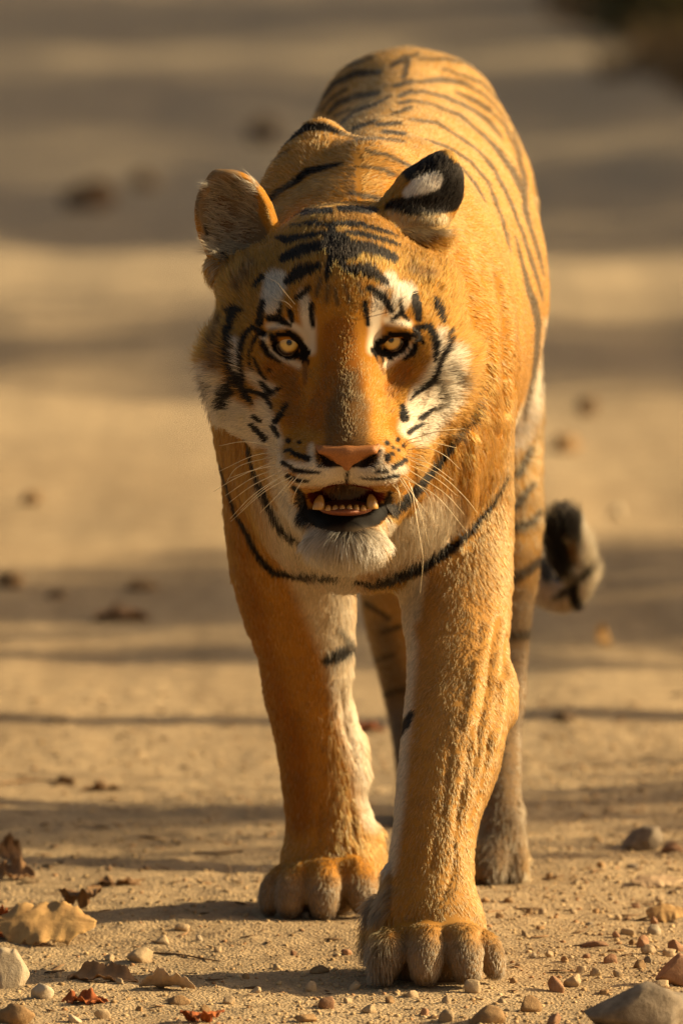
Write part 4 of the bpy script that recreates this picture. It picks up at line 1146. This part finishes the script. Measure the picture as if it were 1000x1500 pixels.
def leaf(px, py, lpx, wid, head, curl, arch, colour, label, seed=0, ripple=0.1, roll=0.0, lift=0.0):
    """dry leaf: length in pixels across the picture, width in metres, curled across and arched along"""
    r = np.random.default_rng(seed)
    g = on_ground(px, py); Ln = S(lpx, g[1])
    nu, nv = 44, 17
    V_ = []
    for i in range(nu):
        u = i / (nu - 1); prof = math.sin(math.pi * min(1, u * 0.97 + 0.015)) ** 0.65 * (1 - 0.25 * u)
        for j in range(nv):
            v = j / (nv - 1) * 2 - 1
            w_ = wid / 2 * prof * (1 + 0.08 * math.sin(u * 23 + seed) + 0.06 * math.sin(u * 51 + 2 * seed) + 0.05 * math.sin(u * 97 + seed))
            a = v * curl
            y_ = w_ * math.sin(a) / curl
            z_ = w_ * (1 - math.cos(a)) / curl
            z_ += ripple * w_ * math.sin(u * 14 + v * 2.2 + seed) * abs(v) + ripple * 0.5 * w_ * math.cos(u * 31 * (1 if v > 0 else 1.2)) * abs(v)
            z_ -= 0.0012 * max(0, 1 - abs(v) * 5) + 0.007 * wid * max(0, 1 - abs(math.sin(u * 15 - abs(v) * 3.2)) * 3.2)
            z_ += 0.014 * wid * math.sin(u * 9 + seed * 3) * math.cos(v * 2 + seed)
            V_.append(((u - 0.5) * Ln, y_, z_ + arch * Ln * math.sin(math.pi * u) + 0.0))
    V_ = np.array(V_)
    F_ = [(i * nv + j, (i + 1) * nv + j, (i + 1) * nv + j + 1, i * nv + j + 1) for i in range(nu - 1) for j in range(nv - 1)]
    M_ = Matrix.Rotation(R(head), 3, 'Z') @ Matrix.Rotation(R(roll), 3, 'X')
    V_ = V_ @ np.array(M_).T
    V_[:, 2] -= V_[:, 2].min()
    # lie on the uneven ground
    o = mesh_obj('dry_leaf', V_, F_, LM[colour])
    o.location = (g[0], g[1] + wid * 0.3, g[2] - 0.001 + lift)
    md = o.modifiers.new('thickness', 'SOLIDIFY'); md.thickness = 0.0009; md.offset = 0
    tag(o, label, 'leaf')
    return o
leaf(66, 1386, 152, 0.105, -9, -0.30, 0.05, 'tan', 'big curled tan dry leaf with a ragged edge behind the cream rock', 3, 0.07, roll=27)
leaf(4, 1374, 50, 0.06, 35, 1.2, 0.05, 'red', 'dark red curled dry leaf touching the big tan leaf', 5, 0.1, roll=55)
leaf(150, 1438, 110, 0.05, -16, 0.9, 0.06, 'brown', 'long brown curled dry leaf lying under a thin twig', 8, 0.2, roll=20)
leaf(245, 1452, 86, 0.045, -14, 0.8, 0.07, 'pale', 'pinkish pale dry leaf touching the end of the long brown leaf', 11, 0.18, roll=-35)
leaf(118, 1334, 62, 0.05, 6, 1.0, 0.10, 'brown', 'crumpled brown dry leaf just beyond the big tan leaf', 14, 0.25, roll=150)
leaf(22, 1290, 60, 0.05, -12, 1.0, 0.06, 'brown', 'brown dry leaf resting beside a thin straw twig on the track', 17, 0.25, roll=30)
leaf(14, 1262, 40, 0.05, 30, 1.1, 0.12, 'brown', 'small upright brown leaf behind the other brown leaves', 19, 0.2, roll=60)
leaf(124, 1476, 70, 0.035, -10, 0.7, 0.06, 'red', 'rusty red dry leaf scrap in front of the long brown leaf', 23, 0.3, roll=15)
leaf(296, 1500, 66, 0.035, 4, 0.8, 0.06, 'red', 'dark red dry leaf scrap beside a brown pebble', 26, 0.3, roll=160)
leaf(540, 1074, 46, 0.05, -4, 0.7, 0.04, 'red', 'red dry leaf lying behind the forelegs', 29, 0.1)
leaf(976, 1350, 62, 0.05, 8, -0.6, 0.10, 'tan', 'curled orange tan dry leaf beside scattered red brown pebbles', 31, 0.07, roll=24)
leaf(962, 1299, 78, 0.045, 10, -0.4, 0.04, 'pale', 'pinkish flat dry leaf near the rounded grey stone', 34, 0.06, roll=16)
leaf(178, 910, 84, 0.10, 3, 0.6, 0.03, 'brown', 'flat brown leaf lying on the shaded strip far behind', 37, 0.1)
leaf(882, 944, 26, 0.05, 30, 0.8, 0.12, 'tan', 'yellowish leaf standing on the track beyond the tail', 41, 0.1, roll=60)
leaf(150, 1158, 60, 0.035, 12, 0.8, 0.05, 'brown', 'small brown leaf on the shaded track left of the standing foreleg', 43, 0.2)
leaf(170, 1300, 74, 0.035, 14, 0.6, 0.03, 'brown', 'thin brown leaf between the crumpled leaf and the standing paw', 45, 0.25)

M_twig = plain_mat('dry_twig', (0.26, 0.15, 0.07), 0.8, 0, 0.2, (90, 0.5, 0.001))
def twig(pts, r0, label, seed=0):
    r = np.random.default_rng(seed)
    a = [on_ground(x, y) for x, y in pts]
    ch = _chain([(q + np.array([0, 0, r0 * 0.8]), r0 * (1 - 0.5 * i / len(a))) for i, q in enumerate(a)], 5)
    vs_, fs = [], []
    for i, q in enumerate(ch):
        t = (ch[min(i + 1, len(ch) - 1)] - ch[max(i - 1, 0)])[:3]; t = t / np.linalg.norm(t)
        u = np.cross(t, [0, 0, 1.0]); u /= np.linalg.norm(u); v = np.cross(t, u)
        for k in range(6):
            an = math.pi / 3 * k; rr = q[3] * r.uniform(0.75, 1.2)
            vs_.append(q[:3] + rr * (math.cos(an) * u + math.sin(an) * v))
        if i:
            for k in range(6):
                fs.append(((i - 1) * 6 + k, (i - 1) * 6 + (k + 1) % 6, i * 6 + (k + 1) % 6, i * 6 + k))
    n = len(ch)
    fs.append(tuple(range(6))); fs.append(tuple(range((n - 1) * 6, n * 6))[::-1])
    o = mesh_obj('twig', vs_, fs, M_twig); tag(o, label, 'twig')
twig([(220, 1394), (262, 1400), (322, 1411)], 0.0014, 'thin straight brown twig beside the lumpy tan clod', 1)
twig([(182, 1413), (230, 1421), (290, 1427)], 0.0011, 'thin dark twig between the clod and the long brown leaf', 2)
twig([(286, 1251), (320, 1252), (356, 1250)], 0.0016, 'short twig lying level with the standing forepaw', 3)
twig([(128, 1302), (165, 1298), (212, 1287)], 0.0016, 'pale straw twig beside the thin brown leaf', 4)
twig([(2, 1150), (60, 1146), (110, 1152)], 0.002, 'long twig beside the flat dark lump', 5)
twig([(700, 1340), (716, 1336), (738, 1335)], 0.0012, 'short dark twig beside the raised toes of the reaching forepaw', 6)
twig([(700, 1392), (760, 1384), (800, 1376)], 0.0007, 'hair thin straw lying among the pebbles', 7) if False else None

# ------------------------------------------------------------------ plants on the verge far behind
def leafy_mesh(n, size, spread, height, seed, blade=False):
    r = np.random.default_rng(seed)
    c = r.normal(size=(n, 3)); c /= np.linalg.norm(c, axis=1, keepdims=True); c *= (r.random(n) ** 0.45)[:, None]
    lump = 0.75 + 0.5 * vnoise(c * 2.2 + seed, 1.0, seed)
    c = c * lump[:, None] * np.array([spread, spread, height / 2]); c[:, 2] = np.abs(c[:, 2] + height * 0.45)
    a = r.normal(size=(n, 3)); a /= np.linalg.norm(a, axis=1, keepdims=True)
    b = np.cross(a, r.normal(size=(n, 3))); b /= np.linalg.norm(b, axis=1, keepdims=True)
    s = size * r.uniform(0.6, 1.3, n)[:, None]
    V_ = np.stack([c - a * s, c + b * s * 0.45, c + a * s, c - b * s * 0.45], 1).reshape(-1, 3)
    return V_, np.arange(4 * n).reshape(-1, 4)
def foliage_mat(name, c0, c1):
    m, t, b = mat_new(name)
    oi = t.nodes.new('ShaderNodeTexCoord'); nz = t.nodes.new('ShaderNodeTexNoise'); nz.inputs['Scale'].default_value = 6
    t.links.new(oi.outputs['Object'], nz.inputs['Vector'])
    cr = t.nodes.new('ShaderNodeValToRGB'); cr.color_ramp.elements[0].position = 0.35; cr.color_ramp.elements[1].position = 0.65
    cr.color_ramp.elements[0].color = (*c0, 1); cr.color_ramp.elements[1].color = (*c1, 1)
    t.links.new(nz.outputs['Fac'], cr.inputs[0]); t.links.new(cr.outputs[0], b.inputs['Base Color']); b.inputs['Roughness'].default_value = 0.7
    b.inputs['Specular IOR Level'].default_value = 0.2
    return m
FOL = {'green': foliage_mat('foliage_olive', (0.075, 0.068, 0.028), (0.16, 0.14, 0.055)), 'brown': foliage_mat('foliage_dry', (0.09, 0.055, 0.022), (0.20, 0.125, 0.055)), 'tree': foliage_mat('foliage_tree', (0.03, 0.045, 0.012), (0.07, 0.09, 0.025))}
M_bark = stone_mat('bark', (0.08, 0.055, 0.035), (0.19, 0.13, 0.085), 12)

def limb_mesh(paths):
    vs_, fs = [], []
    for path in paths:
        ch = _chain([(np.array(q[:3], float), q[3]) for q in path], 4); base = len(vs_); K_ = 8
        for i, q in enumerate(ch):
            t = (ch[min(i + 1, len(ch) - 1)] - ch[max(i - 1, 0)])[:3]; t = t / np.linalg.norm(t)
            u = np.cross(t, [0.3, 1, 0.1]); u /= np.linalg.norm(u); v = np.cross(t, u)
            for k in range(K_):
                an = 2 * math.pi * k / K_; rr = q[3] * (1 + 0.12 * math.sin(3 * an + i))
                vs_.append(q[:3] + rr * (math.cos(an) * u + math.sin(an) * v))
            if i:
                for k in range(K_):
                    fs.append((base + (i - 1) * K_ + k, base + (i - 1) * K_ + (k + 1) % K_, base + i * K_ + (k + 1) % K_, base + i * K_ + k))
    return vs_, fs

def shrub(x, y, spread, h, mat, label, seed, n=1500):
    e = bpy.data.objects.new('shrub', None); COL.objects.link(e); e.location = (x, y, gz_at(x, y) - 0.01)
    V_, F_ = leafy_mesh(n, 0.035, spread, h, seed)
    mesh_obj('foliage', V_, F_, FOL[mat], e)
    r = np.random.default_rng(seed)
    vs_, fs = limb_mesh([[(0, 0, 0, 0.012), (r.normal(0, .1), r.normal(0, .1), h * 0.4, 0.008), (r.normal(0, spread * .5), r.normal(0, spread * .5), h * 0.8, 0.004)] for _ in range(5)])
    mesh_obj('stem', vs_, fs, M_bark, e)
    tag(e, label, 'shrub')
shrub(1.05, 21.0, 0.36, 0.34, 'green', 'low olive shrub on the verge where the track fades out', 1)
shrub(1.55, 19.5, 0.40, 0.42, 'green', 'broad olive shrub beside the low one on the verge', 2)
shrub(0.95, 24.5, 0.50, 0.40, 'brown', 'dry brown shrub behind the low olive shrub', 3)
shrub(1.65, 24.0, 0.55, 0.50, 'green', 'tall olive shrub behind the broad one on the verge', 4)
shrub(0.10, 26.5, 0.60, 0.28, 'brown', 'sprawling dry brown shrub across the far end of the track', 5)

def grass_patch():
    r = np.random.default_rng(5); N = 7000
    y = r.uniform(16.5, 27, N); x = 0.80 + 0.12 * np.sin(y * 1.3) + 1.6 * r.random(N) ** 1.4 + (y < 19) * 0.25
    z = ground_z(x, y)
    h = r.uniform(0.04, 0.15, N); a = r.uniform(0, 6.28, N); l = r.normal(0, 0.04, (N, 2)); wd = 0.004
    b0 = np.stack([x - wd * np.cos(a), y - wd * np.sin(a), z], 1); b1 = np.stack([x + wd * np.cos(a), y + wd * np.sin(a), z], 1)
    tp = np.stack([x + l[:, 0], y + l[:, 1], z + h], 1)
    V_ = np.stack([b0, b1, tp], 1).reshape(-1, 3)
    o = mesh_obj('verge_grass', V_, np.arange(3 * N).reshape(-1, 3), FOL['brown'])
    tag(o, 'short dry brown grass on the verge of the track', 'grass', kind='stuff')
grass_patch()

# ------------------------------------------------------------------ trees beside the track, to the right, whose shade lies across it
def tree_parts(seed, trunk_h, crown_r, crown_h, n, r0):
    r = np.random.default_rng(seed)
    top = trunk_h + crown_h * 0.5
    tr = [[(0, 0, -0.1, r0 * 1.3), (r.normal(0, .05), r.normal(0, .05), trunk_h * 0.5, r0), (r.normal(0, .1), r.normal(0, .1), trunk_h, r0 * 0.8), (r.normal(0, .2), r.normal(0, .2), top, r0 * 0.35)]]
    for k in range(6):
        a = k * 1.05 + r.uniform(-.3, .3); e = crown_r * r.uniform(0.5, 0.85)
        tr.append([(0, 0, trunk_h * r.uniform(0.8, 1.0), r0 * 0.45), (e * 0.5 * math.cos(a), e * 0.5 * math.sin(a), trunk_h + crown_h * 0.25, r0 * 0.28), (e * math.cos(a), e * math.sin(a), trunk_h + crown_h * r.uniform(.35, .7), r0 * 0.1)])
    V_, F_ = leafy_mesh(n, 0.085, crown_r, crown_h, seed + 50)
    V_[:, 2] += trunk_h * 0.85
    return limb_mesh(tr), (V_, F_)
def tree(x, y, seed, trunk_h, crown_r, crown_h, n, r0, label):
    e = bpy.data.objects.new('tree', None); COL.objects.link(e); e.location = (x, y, gz_at(x, y))
    (tv, tf), (lv, lf) = tree_parts(seed, trunk_h, crown_r, crown_h, n, r0)
    mesh_obj('trunk', tv, tf, M_bark, e); mesh_obj('crown', lv, lf, FOL['tree'], e)
    tag(e, label, 'tree', 'trees beside the track')
TREES = [(9.0, 5.6, 61, 2.0, 1.25, 3.6, 3600, 0.10, 'slim young tree whose shade crosses the track behind the hind paws'),
         (7.0, 3.8, 62, 5.2, 0.9, 2.0, 900, 0.065, 'bare stemmed sapling casting a thin line of shade across the track'),
         (10.0, 10.6, 63, 1.8, 1.7, 4.5, 5000, 0.14, 'dense tree shading the middle stretch of the track'),
         (8.0, 15.2, 64, 1.2, 2.6, 4.8, 9000, 0.18, 'broad tree shading the far stretch of the track'),
         (9.0, 19.6, 65, 1.2, 3.4, 5.4, 11000, 0.20, 'wide crowned tree beyond the broad one beside the track'),
         (8.5, 24.6, 66, 1.2, 3.6, 5.4, 11000, 0.20, 'largest tree beside the far end of the track')]
for a in TREES: tree(*a)
shrub(5.0, 2.30, 0.75, 3.15, 'green', 'tall leafy bush beside the track shading the hind paws', 9, 6000)
print('props', time.time() - T0)
